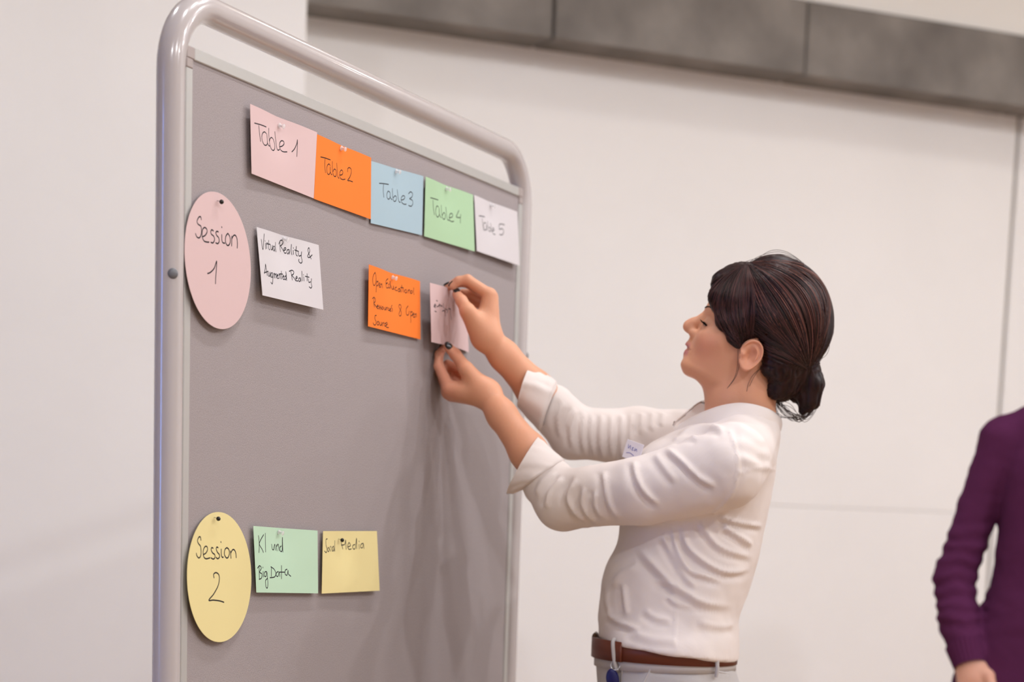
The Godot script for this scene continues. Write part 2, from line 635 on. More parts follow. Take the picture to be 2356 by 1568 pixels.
func push_pin(at: Vector3, kind: String, card_label: String) -> void:
	var words := card_label
	for cut in [" on the", " pinned", " by the"]:
		if words.find(cut) > 0:
			words = words.substr(0, words.find(cut))
	var o := thing("push_pin", "%s push pin in the %s" % [kind, words], "push pin", board * Transform3D(Basis(Vector3.RIGHT, 0.25), at), "push pins in the cards")
	put("needle", sweep(PackedVector3Array([Vector3(0, 0, -0.006), Vector3(0, 0, 0.006)]), PackedFloat32Array([0.0005]), 8), paint("pin steel", Color(0.7, 0.7, 0.72), 0.25, 0.5, 1.0), o)
	if kind == "black":
		var prof := PackedVector2Array()
		for i in 13:
			var a := -PI / 2 + PI * i / 12.0
			prof.append(Vector2(cos(a) * 0.0034, 0.0075 + sin(a) * 0.0034))
		put("head", lathe(prof, 20), paint("black pin plastic", Color(0.05, 0.06, 0.055), 0.25), o)
	else:
		var clear := paint("clear pin plastic", Color(0.97, 0.97, 0.98, 0.45), 0.04)
		clear.transparency = BaseMaterial3D.TRANSPARENCY_ALPHA
		put("head", lathe(PackedVector2Array([Vector2(0, 0.001), Vector2(0.0036, 0.0013), Vector2(0.0041, 0.002), Vector2(0.0030, 0.0032), Vector2(0.0024, 0.005), Vector2(0.0026, 0.0075), Vector2(0.0037, 0.009), Vector2(0.0037, 0.0098), Vector2(0.003, 0.0103), Vector2(0, 0.0104)]), 20), clear, o)


const CARDS = [
	{"color": "pink", "label": "pink card reading Table 1 on the grey pinboard", "pin": [0.454, 0.115, "clear"], "corners": [Vector3(2.7508, 1.8069, 0.0090), Vector3(2.9719, 1.8063, 0.0040), Vector3(2.9645, 1.7030, 0.0040), Vector3(2.7579, 1.7073, 0.0090)],
	"ink": [[0.059, 0.251, 0.153, 0.235, 0.244, 0.228], [0.122, 0.261, 0.13, 0.351, 0.144, 0.477], [0.24, 0.323, 0.214, 0.313, 0.183, 0.343, 0.167, 0.402, 0.175, 0.464, 0.201, 0.503, 0.229, 0.501, 0.252, 0.471, 0.256, 0.397, 0.25, 0.328], [0.256, 0.397, 0.258, 0.456, 0.275, 0.486, 0.293, 0.485], [0.29, 0.23, 0.287, 0.325, 0.29, 0.42, 0.3, 0.488, 0.326, 0.527, 0.354, 0.525, 0.374, 0.483, 0.374, 0.411, 0.356, 0.358, 0.328, 0.347, 0.303, 0.379, 0.292, 0.419], [0.393, 0.237, 0.399, 0.353, 0.405, 0.447, 0.416, 0.491, 0.434, 0.49, 0.45, 0.472], [0.456, 0.433, 0.494, 0.406, 0.521, 0.365, 0.518, 0.33, 0.49, 0.329, 0.462, 0.37, 0.453, 0.428, 0.469, 0.476, 0.508, 0.486, 0.559, 0.467], [0.63, 0.438, 0.667, 0.38, 0.697, 0.296, 0.707, 0.232, 0.707, 0.352, 0.702, 0.479]]},
	{"color": "orange", "label": "orange card reading Table 2 on the grey pinboard", "pin": [0.449, 0.046, "clear"], "corners": [Vector3(2.9738, 1.8039, 0.0030), Vector3(3.1606, 1.7996, 0.0060), Vector3(3.1641, 1.6997, 0.0060), Vector3(2.9654, 1.7025, 0.0040)],
	"ink": [[0.08, 0.323, 0.163, 0.31, 0.255, 0.305], [0.158, 0.329, 0.157, 0.428, 0.173, 0.532], [0.254, 0.392, 0.231, 0.377, 0.204, 0.411, 0.195, 0.466, 0.206, 0.527, 0.231, 0.542, 0.256, 0.503, 0.255, 0.418], [0.255, 0.418, 0.258, 0.483, 0.277, 0.521, 0.291, 0.523], [0.295, 0.318, 0.296, 0.429, 0.31, 0.503, 0.333, 0.534, 0.359, 0.525, 0.372, 0.475, 0.361, 0.426, 0.331, 0.423, 0.311, 0.464], [0.378, 0.314, 0.388, 0.436, 0.399, 0.518, 0.421, 0.536], [0.437, 0.478, 0.476, 0.458, 0.492, 0.412, 0.469, 0.387, 0.44, 0.424, 0.431, 0.48, 0.448, 0.527, 0.488, 0.532, 0.53, 0.511], [0.575, 0.376, 0.578, 0.328, 0.603, 0.302, 0.634, 0.314, 0.636, 0.374, 0.612, 0.45, 0.574, 0.516, 0.616, 0.508, 0.662, 0.508]]},
	{"color": "blue", "label": "light blue card reading Table 3 on the grey pinboard", "pin": [0.472, 0.043, "clear"], "corners": [Vector3(3.1652, 1.7951, 0.0040), Vector3(3.3714, 1.8041, 0.0040), Vector3(3.3723, 1.7022, 0.0040), Vector3(3.1687, 1.6940, 0.0040)],
	"ink": [[0.151, 0.323, 0.237, 0.307, 0.335, 0.297], [0.232, 0.325, 0.228, 0.432, 0.239, 0.525], [0.357, 0.419, 0.324, 0.41, 0.3, 0.458, 0.301, 0.511, 0.326, 0.541, 0.358, 0.508, 0.362, 0.426], [0.362, 0.426, 0.368, 0.506, 0.401, 0.531], [0.41, 0.347, 0.412, 0.475, 0.433, 0.545, 0.468, 0.537, 0.487, 0.479, 0.462, 0.453, 0.425, 0.493], [0.505, 0.346, 0.518, 0.472, 0.534, 0.533, 0.559, 0.538], [0.576, 0.498, 0.627, 0.473, 0.644, 0.426, 0.608, 0.419, 0.576, 0.47, 0.585, 0.533, 0.628, 0.555, 0.672, 0.546], [0.714, 0.363, 0.752, 0.322, 0.791, 0.341, 0.779, 0.402, 0.736, 0.44, 0.788, 0.454, 0.8, 0.506, 0.77, 0.557, 0.718, 0.557]]},
	{"color": "green", "label": "light green card reading Table 4 on the grey pinboard", "pin": [0.457, 0.056, "clear"], "corners": [Vector3(3.3729, 1.8035, 0.0080), Vector3(3.5899, 1.8060, 0.0040), Vector3(3.5922, 1.7031, 0.0100), Vector3(3.3772, 1.7013, 0.0060)],
	"ink": [[0.105, 0.322, 0.182, 0.315, 0.273, 0.309], [0.157, 0.35, 0.165, 0.478, 0.187, 0.586], [0.275, 0.427, 0.241, 0.421, 0.216, 0.485, 0.217, 0.562, 0.251, 0.606, 0.289, 0.552, 0.288, 0.441], [0.288, 0.441, 0.294, 0.55, 0.328, 0.595], [0.34, 0.38, 0.341, 0.514, 0.362, 0.597, 0.399, 0.597, 0.419, 0.525, 0.393, 0.488, 0.354, 0.544], [0.441, 0.383, 0.446, 0.517, 0.459, 0.591, 0.494, 0.592], [0.499, 0.546, 0.553, 0.52, 0.569, 0.47, 0.532, 0.463, 0.499, 0.524, 0.504, 0.589, 0.547, 0.6, 0.585, 0.582], [0.692, 0.365, 0.657, 0.444, 0.64, 0.495, 0.717, 0.484], [0.727, 0.424, 0.717, 0.495, 0.715, 0.575]]},
	{"color": "white", "label": "white card reading Table 5 by the edge of the pinboard", "pin": [0.402, 0.055, "clear"], "corners": [Vector3(3.5937, 1.8065, 0.0050), Vector3(3.8024, 1.8067, 0.0060), Vector3(3.8069, 1.7037, 0.0130), Vector3(3.6000, 1.7049, 0.0110)],
	"ink": [[0.09, 0.346, 0.159, 0.331, 0.234, 0.32], [0.165, 0.375, 0.171, 0.491, 0.183, 0.581], [0.257, 0.43, 0.212, 0.432, 0.188, 0.497, 0.205, 0.563, 0.251, 0.538, 0.265, 0.452, 0.274, 0.555], [0.305, 0.381, 0.306, 0.522, 0.34, 0.554, 0.367, 0.492, 0.32, 0.482], [0.379, 0.395, 0.385, 0.546], [0.401, 0.53, 0.449, 0.492, 0.429, 0.462, 0.402, 0.518, 0.414, 0.573, 0.459, 0.572], [0.681, 0.332, 0.578, 0.353, 0.564, 0.447, 0.62, 0.419, 0.655, 0.456, 0.62, 0.531, 0.558, 0.544]]},
	{"color": "white", "label": "white card reading Virtual Reality & Augmented Reality on the pinboard", "pin": [0.444, 0.053, "clear"], "corners": [Vector3(2.7820, 1.6328, 0.0050), Vector3(2.9804, 1.6326, 0.0060), Vector3(2.9818, 1.5308, 0.0160), Vector3(2.7858, 1.5316, 0.0150)],
	"ink": [[0.057, 0.168, 0.071, 0.309, 0.112, 0.073], [0.119, 0.209, 0.115, 0.29], [0.118, 0.17, 0.119, 0.176], [0.139, 0.197, 0.135, 0.278], [0.14, 0.218, 0.158, 0.189], [0.182, 0.149, 0.172, 0.268, 0.186, 0.282], [0.158, 0.206, 0.204, 0.201], [0.208, 0.208, 0.208, 0.266, 0.229, 0.271, 0.245, 0.205, 0.242, 0.272], [0.282, 0.21, 0.263, 0.215, 0.253, 0.255, 0.265, 0.281, 0.284, 0.239, 0.285, 0.209, 0.285, 0.283], [0.308, 0.145, 0.3, 0.235, 0.307, 0.28], [0.391, 0.108, 0.388, 0.197, 0.389, 0.256], [0.371, 0.15, 0.401, 0.091, 0.441, 0.08, 0.443, 0.117, 0.41, 0.162, 0.397, 0.169, 0.423, 0.203, 0.448, 0.241], [0.453, 0.225, 0.479, 0.206, 0.486, 0.179, 0.464, 0.185, 0.45, 0.226, 0.458, 0.261, 0.482, 0.254], [0.528, 0.194, 0.506, 0.204, 0.496, 0.243, 0.511, 0.262, 0.531, 0.22, 0.533, 0.192, 0.534, 0.256], [0.568, 0.106, 0.559, 0.212, 0.566, 0.258], [0.59, 0.189, 0.589, 0.247], [0.594, 0.148, 0.595, 0.154], [0.637, 0.118, 0.624, 0.233, 0.642, 0.259], [0.611, 0.177, 0.664, 0.185], [0.658, 0.202, 0.665, 0.253, 0.696, 0.237], [0.709, 0.181, 0.698, 0.252, 0.705, 0.325, 0.683, 0.358, 0.655, 0.338, 0.661, 0.306], [0.875, 0.184, 0.829, 0.234, 0.799, 0.234, 0.807, 0.201, 0.837, 0.141, 0.833, 0.089, 0.814, 0.109, 0.815, 0.162, 0.853, 0.25], [0.062, 0.663, 0.08, 0.585, 0.091, 0.523, 0.098, 0.61, 0.103, 0.683], [0.058, 0.656, 0.124, 0.618], [0.123, 0.633, 0.123, 0.685, 0.142, 0.68, 0.155, 0.626, 0.153, 0.693], [0.191, 0.624, 0.17, 0.637, 0.165, 0.69, 0.186, 0.685, 0.194, 0.631, 0.187, 0.736, 0.171, 0.792, 0.152, 0.774], [0.215, 0.626, 0.209, 0.694], [0.213, 0.649, 0.229, 0.625, 0.228, 0.69], [0.237, 0.643, 0.255, 0.624, 0.252, 0.684], [0.263, 0.659, 0.285, 0.639, 0.277, 0.626, 0.261, 0.659, 0.268, 0.687, 0.288, 0.68], [0.303, 0.612, 0.301, 0.68], [0.305, 0.634, 0.323, 0.607, 0.324, 0.681], [0.351, 0.563, 0.341, 0.678], [0.326, 0.606, 0.369, 0.601], [0.364, 0.649, 0.385, 0.629, 0.377, 0.617, 0.361, 0.65, 0.368, 0.679, 0.385, 0.672], [0.419, 0.614, 0.398, 0.634, 0.394, 0.672, 0.415, 0.66, 0.431, 0.551, 0.423, 0.681], [0.515, 0.53, 0.516, 0.613, 0.517, 0.651], [0.488, 0.53, 0.534, 0.503, 0.56, 0.519, 0.545, 0.561, 0.519, 0.582, 0.549, 0.613, 0.57, 0.653], [0.578, 0.621, 0.603, 0.6, 0.595, 0.579, 0.575, 0.622, 0.582, 0.65, 0.609, 0.644], [0.642, 0.591, 0.623, 0.61, 0.622, 0.649, 0.643, 0.636, 0.653, 0.588, 0.656, 0.641], [0.684, 0.482, 0.677, 0.628], [0.707, 0.56, 0.705, 0.621], [0.705, 0.527, 0.706, 0.533], [0.765, 0.5, 0.756, 0.609], [0.733, 0.546, 0.795, 0.546], [0.776, 0.574, 0.784, 0.626, 0.812, 0.611], [0.833, 0.56, 0.822, 0.632, 0.83, 0.676, 0.81, 0.708, 0.783, 0.695]]},
	{"color": "orange", "label": "orange card reading Open Educational Ressources & Open Source", "pin": [0.497, 0.068, "clear"], "corners": [Vector3(3.1531, 1.6239, 0.0100), Vector3(3.3643, 1.6214, 0.0060), Vector3(3.3726, 1.5204, 0.0060), Vector3(3.1553, 1.5220, 0.0100)],
	"ink": [[0.122, 0.094, 0.089, 0.147, 0.074, 0.229, 0.087, 0.302, 0.112, 0.306, 0.136, 0.244, 0.139, 0.166, 0.122, 0.099], [0.154, 0.228, 0.145, 0.33, 0.141, 0.407], [0.152, 0.251, 0.179, 0.221, 0.185, 0.264, 0.165, 0.302, 0.149, 0.296], [0.198, 0.293, 0.223, 0.265, 0.21, 0.24, 0.198, 0.282, 0.211, 0.312, 0.229, 0.301], [0.241, 0.248, 0.242, 0.309], [0.242, 0.27, 0.264, 0.242, 0.277, 0.305], [0.418, 0.116, 0.374, 0.156, 0.361, 0.205, 0.406, 0.187, 0.361, 0.227, 0.374, 0.279, 0.412, 0.263], [0.438, 0.195, 0.419, 0.222, 0.425, 0.265, 0.451, 0.247, 0.46, 0.144, 0.464, 0.266], [0.483, 0.216, 0.49, 0.265, 0.516, 0.258, 0.522, 0.206, 0.529, 0.271], [0.574, 0.214, 0.551, 0.232, 0.551, 0.271, 0.581, 0.269], [0.627, 0.223, 0.6, 0.241, 0.6, 0.28, 0.624, 0.269, 0.629, 0.227, 0.64, 0.281], [0.66, 0.157, 0.66, 0.27], [0.64, 0.202, 0.686, 0.195], [0.686, 0.212, 0.69, 0.268], [0.726, 0.213, 0.706, 0.241, 0.717, 0.272, 0.743, 0.254, 0.736, 0.216], [0.766, 0.208, 0.766, 0.265], [0.77, 0.224, 0.793, 0.201, 0.802, 0.261], [0.834, 0.201, 0.813, 0.224, 0.82, 0.257, 0.843, 0.233, 0.847, 0.204], [0.871, 0.146, 0.868, 0.227, 0.878, 0.259], [0.102, 0.526, 0.099, 0.602, 0.11, 0.659], [0.072, 0.534, 0.102, 0.504, 0.127, 0.531, 0.121, 0.575, 0.099, 0.597, 0.134, 0.637, 0.159, 0.663], [0.158, 0.647, 0.183, 0.625, 0.17, 0.612, 0.156, 0.648, 0.169, 0.671, 0.189, 0.664], [0.207, 0.613, 0.195, 0.638, 0.214, 0.65, 0.202, 0.674], [0.235, 0.612, 0.222, 0.637, 0.242, 0.648, 0.23, 0.673], [0.263, 0.616, 0.251, 0.646, 0.267, 0.664, 0.282, 0.633, 0.267, 0.615], [0.297, 0.618, 0.301, 0.656, 0.32, 0.651, 0.326, 0.611, 0.33, 0.654], [0.344, 0.607, 0.347, 0.65], [0.347, 0.623, 0.363, 0.602], [0.389, 0.607, 0.372, 0.627, 0.38, 0.651, 0.398, 0.646], [0.405, 0.636, 0.427, 0.62, 0.418, 0.605, 0.403, 0.636, 0.414, 0.656, 0.433, 0.645], [0.458, 0.546, 0.439, 0.583, 0.461, 0.611, 0.452, 0.652], [0.626, 0.504, 0.6, 0.499, 0.587, 0.536, 0.607, 0.576, 0.626, 0.616, 0.62, 0.673, 0.594, 0.69, 0.581, 0.66, 0.607, 0.598, 0.629, 0.537, 0.626, 0.504], [0.759, 0.483, 0.725, 0.536, 0.718, 0.594, 0.731, 0.641, 0.765, 0.627, 0.778, 0.568], [0.805, 0.562, 0.808, 0.673, 0.808, 0.752], [0.809, 0.583, 0.836, 0.56, 0.841, 0.609, 0.814, 0.638], [0.852, 0.618, 0.876, 0.595, 0.865, 0.575, 0.849, 0.613, 0.862, 0.649, 0.885, 0.638], [0.892, 0.586, 0.894, 0.647], [0.899, 0.596, 0.917, 0.574, 0.919, 0.63], [0.148, 0.789, 0.124, 0.8, 0.122, 0.854, 0.143, 0.892, 0.137, 0.941, 0.107, 0.953, 0.089, 0.925], [0.179, 0.878, 0.161, 0.904, 0.171, 0.939, 0.192, 0.929, 0.195, 0.891, 0.179, 0.878], [0.21, 0.882, 0.213, 0.929, 0.237, 0.929, 0.244, 0.88, 0.25, 0.932], [0.265, 0.88, 0.269, 0.933], [0.269, 0.895, 0.29, 0.869], [0.321, 0.873, 0.299, 0.894, 0.303, 0.925, 0.328, 0.925], [0.327, 0.909, 0.356, 0.887, 0.34, 0.858, 0.324, 0.905, 0.34, 0.939, 0.378, 0.936]]},
	{"color": "pink", "label": "pink card with scribbled word held against the pinboard by both hands", "pin": [], "corners": [Vector3(3.3677, 1.6190, 0.0240), Vector3(3.5717, 1.6200, 0.0050), Vector3(3.5896, 1.5170, 0.0050), Vector3(3.3856, 1.5170, 0.0220)],
	"ink": [[0.118, 0.273, 0.141, 0.278], [0.074, 0.378, 0.107, 0.36, 0.088, 0.342, 0.066, 0.385, 0.098, 0.397], [0.122, 0.381, 0.164, 0.354], [0.181, 0.312, 0.174, 0.379], [0.164, 0.339, 0.204, 0.334], [0.204, 0.357, 0.229, 0.335, 0.24, 0.355], [0.262, 0.295, 0.269, 0.371], [0.08, 0.46, 0.112, 0.465], [0.235, 0.429, 0.277, 0.409, 0.285, 0.441], [0.294, 0.366, 0.301, 0.501], [0.318, 0.383, 0.351, 0.388, 0.338, 0.436], [0.376, 0.36, 0.426, 0.361, 0.422, 0.43, 0.444, 0.531]]},
	{"color": "mint", "label": "mint green card reading KI und Big Data on the pinboard", "pin": [0.406, 0.060, "clear"], "corners": [Vector3(2.7818, 1.1815, 0.0070), Vector3(2.9969, 1.1763, 0.0050), Vector3(2.9953, 1.0731, 0.0090), Vector3(2.7890, 1.0784, 0.0100)],
	"ink": [[0.073, 0.143, 0.078, 0.263, 0.067, 0.393], [0.157, 0.121, 0.082, 0.254, 0.122, 0.347, 0.137, 0.389], [0.186, 0.099, 0.175, 0.379], [0.29, 0.26, 0.294, 0.329, 0.317, 0.337, 0.343, 0.257, 0.348, 0.344], [0.37, 0.264, 0.371, 0.352], [0.373, 0.29, 0.401, 0.253, 0.407, 0.35], [0.445, 0.277, 0.421, 0.305, 0.425, 0.358, 0.453, 0.339, 0.469, 0.145, 0.461, 0.368], [0.034, 0.63, 0.067, 0.594, 0.092, 0.628, 0.063, 0.691, 0.097, 0.717, 0.086, 0.78, 0.05, 0.799], [0.058, 0.603, 0.055, 0.799], [0.117, 0.681, 0.117, 0.761], [0.116, 0.615, 0.117, 0.622], [0.17, 0.679, 0.143, 0.689, 0.132, 0.743, 0.159, 0.751, 0.175, 0.688, 0.183, 0.822, 0.175, 0.922, 0.152, 0.914, 0.147, 0.823, 0.175, 0.786], [0.254, 0.605, 0.243, 0.748], [0.245, 0.605, 0.294, 0.639, 0.318, 0.701, 0.294, 0.756, 0.221, 0.771], [0.36, 0.673, 0.329, 0.692, 0.322, 0.737, 0.349, 0.745, 0.373, 0.681, 0.377, 0.745], [0.418, 0.581, 0.403, 0.78], [0.379, 0.681, 0.461, 0.679], [0.5, 0.632, 0.471, 0.651, 0.464, 0.706, 0.494, 0.723, 0.514, 0.65, 0.516, 0.704, 0.553, 0.74]]},
	{"color": "yellow", "label": "pale yellow card reading Social Media on the pinboard", "pin": [0.317, 0.128, "black"], "corners": [Vector3(3.0154, 1.1756, 0.0060), Vector3(3.2148, 1.1776, 0.0060), Vector3(3.2190, 1.0738, 0.0120), Vector3(3.0102, 1.0724, 0.0080)],
	"ink": [[0.086, 0.126, 0.061, 0.136, 0.063, 0.224, 0.085, 0.302, 0.066, 0.344, 0.037, 0.32], [0.109, 0.263, 0.093, 0.292, 0.11, 0.331, 0.13, 0.302, 0.113, 0.263], [0.16, 0.245, 0.14, 0.273, 0.155, 0.322], [0.181, 0.255, 0.186, 0.323], [0.216, 0.245, 0.196, 0.274, 0.202, 0.323, 0.223, 0.304, 0.224, 0.245, 0.233, 0.323], [0.248, 0.157, 0.244, 0.323], [0.358, 0.148, 0.375, 0.228, 0.389, 0.291], [0.368, 0.228, 0.421, 0.218, 0.436, 0.149, 0.442, 0.297], [0.474, 0.259, 0.51, 0.239, 0.489, 0.189, 0.467, 0.249, 0.484, 0.298, 0.522, 0.293], [0.581, 0.22, 0.548, 0.24, 0.552, 0.289, 0.586, 0.28, 0.611, 0.12, 0.611, 0.29], [0.652, 0.221, 0.654, 0.291], [0.653, 0.167, 0.655, 0.175], [0.726, 0.202, 0.688, 0.221, 0.681, 0.271, 0.715, 0.272, 0.732, 0.212, 0.74, 0.288]]},
]
const ROUND_CARDS = [
	{"color": "pink", "label": "round pink card reading Session 1 pinned by a black pin", "center": Vector3(2.6707, 1.5679, 0.0060), "pin": [0.484, 0.061, "black"],
	"ink": [[0.265, 0.232, 0.254, 0.214, 0.226, 0.222, 0.2, 0.254, 0.217, 0.273, 0.259, 0.282, 0.267, 0.317, 0.256, 0.35, 0.229, 0.369, 0.195, 0.366, 0.176, 0.347], [0.282, 0.354, 0.324, 0.337, 0.352, 0.308, 0.344, 0.288, 0.312, 0.283, 0.281, 0.307, 0.279, 0.354, 0.304, 0.38, 0.346, 0.383, 0.379, 0.379], [0.445, 0.288, 0.42, 0.284, 0.406, 0.301, 0.417, 0.317, 0.45, 0.327, 0.461, 0.351, 0.439, 0.376, 0.408, 0.377], [0.517, 0.285, 0.495, 0.285, 0.481, 0.297, 0.493, 0.314, 0.522, 0.328, 0.529, 0.353, 0.509, 0.372, 0.48, 0.371], [0.568, 0.3, 0.569, 0.34, 0.584, 0.356, 0.611, 0.355], [0.567, 0.242, 0.569, 0.246], [0.656, 0.277, 0.627, 0.303, 0.621, 0.34, 0.641, 0.364, 0.67, 0.362, 0.692, 0.334, 0.686, 0.298, 0.659, 0.278], [0.716, 0.291, 0.714, 0.324, 0.712, 0.361], [0.713, 0.313, 0.738, 0.284, 0.768, 0.276, 0.791, 0.295, 0.799, 0.331, 0.796, 0.365], [0.351, 0.611, 0.394, 0.597, 0.451, 0.56, 0.489, 0.504, 0.481, 0.571, 0.471, 0.624, 0.466, 0.67]]},
	{"color": "yellow", "label": "round yellow card reading Session 2 pinned by a black pin", "center": Vector3(2.6856, 1.1032, 0.0060), "pin": [0.416, 0.042, "black"],
	"ink": [[0.229, 0.216, 0.22, 0.193, 0.195, 0.195, 0.174, 0.221, 0.191, 0.243, 0.222, 0.264, 0.231, 0.308, 0.22, 0.339, 0.193, 0.35, 0.164, 0.334, 0.156, 0.317], [0.265, 0.326, 0.307, 0.313, 0.332, 0.286, 0.319, 0.264, 0.286, 0.269, 0.263, 0.304, 0.274, 0.343, 0.308, 0.357, 0.367, 0.351], [0.417, 0.277, 0.395, 0.273, 0.388, 0.291, 0.409, 0.313, 0.44, 0.326, 0.444, 0.348, 0.419, 0.36, 0.384, 0.351], [0.491, 0.273, 0.474, 0.268, 0.464, 0.282, 0.481, 0.308, 0.51, 0.326, 0.51, 0.348, 0.483, 0.357, 0.462, 0.348], [0.538, 0.286, 0.539, 0.326, 0.552, 0.346, 0.569, 0.346], [0.533, 0.228, 0.535, 0.232], [0.625, 0.273, 0.596, 0.286, 0.586, 0.322, 0.61, 0.349, 0.64, 0.349, 0.662, 0.317, 0.652, 0.286, 0.625, 0.273], [0.679, 0.299, 0.686, 0.353], [0.681, 0.317, 0.709, 0.29, 0.737, 0.29, 0.759, 0.313, 0.766, 0.349], [0.427, 0.502, 0.421, 0.477, 0.456, 0.464, 0.496, 0.478, 0.507, 0.513, 0.484, 0.567, 0.416, 0.628, 0.34, 0.673, 0.409, 0.674, 0.504, 0.682, 0.567, 0.694]]},
]

# ---------------------------------------------------------------- bodies as smooth fields

class Field:
	# smooth union of tapered capsules and lofts, meshed as surface nets
	var kind := PackedInt32Array()      # 0 capsule, 1 loft, 2 plane
	var op := PackedInt32Array()        # 0 add, 1 cut away, 2 keep the inside of
	var a := PackedVector3Array()
	var b := PackedVector3Array()
	var ra := PackedFloat32Array()
	var rb := PackedFloat32Array()
	var k := PackedFloat32Array()
	var inv := PackedFloat32Array()     # one over the squared length
	var lofts := {}

	func capsule(p: Vector3, q: Vector3, r0: float, r1: float, smooth := 0.02, how := 0) -> void:
		kind.append(0)
		op.append(how)
		a.append(p)
		b.append(q)
		ra.append(r0)
		rb.append(r1)
		k.append(smooth)
		inv.append(1.0 / maxf((q - p).length_squared(), 1e-9))

	func chain(pts: Array, radii: Array, smooth := 0.02) -> void:
		for i in pts.size() - 1:
			capsule(pts[i], pts[i + 1], radii[i], radii[i + 1], smooth)

	func plane(n: Vector3, at: Vector3, smooth := 0.01) -> void:
		# keeps what lies behind the plane
		kind.append(2)
		op.append(2)
		a.append(n.normalized())
		b.append(at)
		ra.append(0.0)
		rb.append(0.0)
		inv.append(0.0)
		k.append(smooth)

	func loft(rows: Array, smooth := 0.02, power := 2.0, step := 0.004) -> void:
		# ROWS hold [height, middle, reach forward, reach back, half width], rising
		var n := int((rows[rows.size() - 1][0] - rows[0][0]) / step) + 2
		var tab := PackedFloat32Array()
		for i in n:
			var y: float = minf(rows[0][0] + i * step, rows[rows.size() - 1][0])
			var j := 0
			while j < rows.size() - 2 and y > rows[j + 1][0]:
				j += 1
			var t: float = (y - rows[j][0]) / (rows[j + 1][0] - rows[j][0])
			for c in range(1, 5):
				var v0: float = rows[maxi(j - 1, 0)][c]
				var v3: float = rows[mini(j + 2, rows.size() - 1)][c]
				tab.append(cubic_interpolate_in_time(rows[j][c], rows[j + 1][c], v0, v3, t, rows[j + 1][0] - rows[j][0], rows[maxi(j - 1, 0)][0] - rows[j][0], rows[mini(j + 2, rows.size() - 1)][0] - rows[j][0]) if j > 0 and j < rows.size() - 2 else lerpf(rows[j][c], rows[j + 1][c], t))
		kind.append(1)
		op.append(0)
		a.append(Vector3(rows[0][0], step, power))
		b.append(Vector3(rows[rows.size() - 1][0], 0, 0))
		ra.append(0.0)
		rb.append(0.0)
		inv.append(0.0)
		k.append(smooth)
		lofts[kind.size() - 1] = tab

	func one(i: int, p: Vector3) -> float:
		if kind[i] == 0:
			var ab := b[i] - a[i]
			var ap := p - a[i]
			var t := clampf(ap.dot(ab) / maxf(ab.length_squared(), 1e-9), 0.0, 1.0)
			return (ap - ab * t).length() - lerpf(ra[i], rb[i], t)
		if kind[i] == 2:
			return a[i].dot(p - b[i])
		var tab: PackedFloat32Array = lofts[i]
		var y := clampf(p.y, a[i].x, b[i].x)
		var s := (y - a[i].x) / a[i].y
		var j := mini(int(s), tab.size() / 4 - 2)
		var t := s - j
		j *= 4
		var x := p.x - lerpf(tab[j], tab[j + 4], t)
		var r := lerpf(tab[j + 1], tab[j + 5], t) if x > 0.0 else lerpf(tab[j + 2], tab[j + 6], t)
		var w := lerpf(tab[j + 3], tab[j + 7], t)
		var u := absf(x) / r
		var v := absf(p.z) / w
		var d := 0.0
		if a[i].z == 2.0:
			var k0 := sqrt(u * u + v * v)
			var k1 := sqrt(u * u / (r * r) + v * v / (w * w))
			d = k0 * (k0 - 1.0) / maxf(k1, 1e-6)
			if k0 < 0.05:
				d = -minf(r, w)
		else:
			var e := a[i].z
			d = (pow(pow(u, e) + pow(v, e), 1.0 / e) - 1.0) * minf(r, w)
		var out := absf(p.y - y)
		if out > 0.0:
			d = out if d < 0.0 else sqrt(d * d + out * out)
		return d

	func value(p: Vector3, ids: PackedInt32Array) -> float:
		var d := 1.0
		for i in ids:
			var v := 0.0
			if kind[i] == 0:
				var ab := b[i] - a[i]
				var ap := p - a[i]
				var t := clampf(ap.dot(ab) * inv[i], 0.0, 1.0)
				v = ap.distance_to(ab * t) - lerpf(ra[i], rb[i], t)
			else:
				v = one(i, p)
			var s := k[i]
			if op[i] == 0:
				var h := maxf(s - absf(d - v), 0.0)
				d = minf(d, v) - h * h / (4.0 * s)
			else:
				if op[i] == 1:
					v = -v
				var h := maxf(s - absf(d - v), 0.0)
				d = maxf(d, v) + h * h / (4.0 * s)
		return d


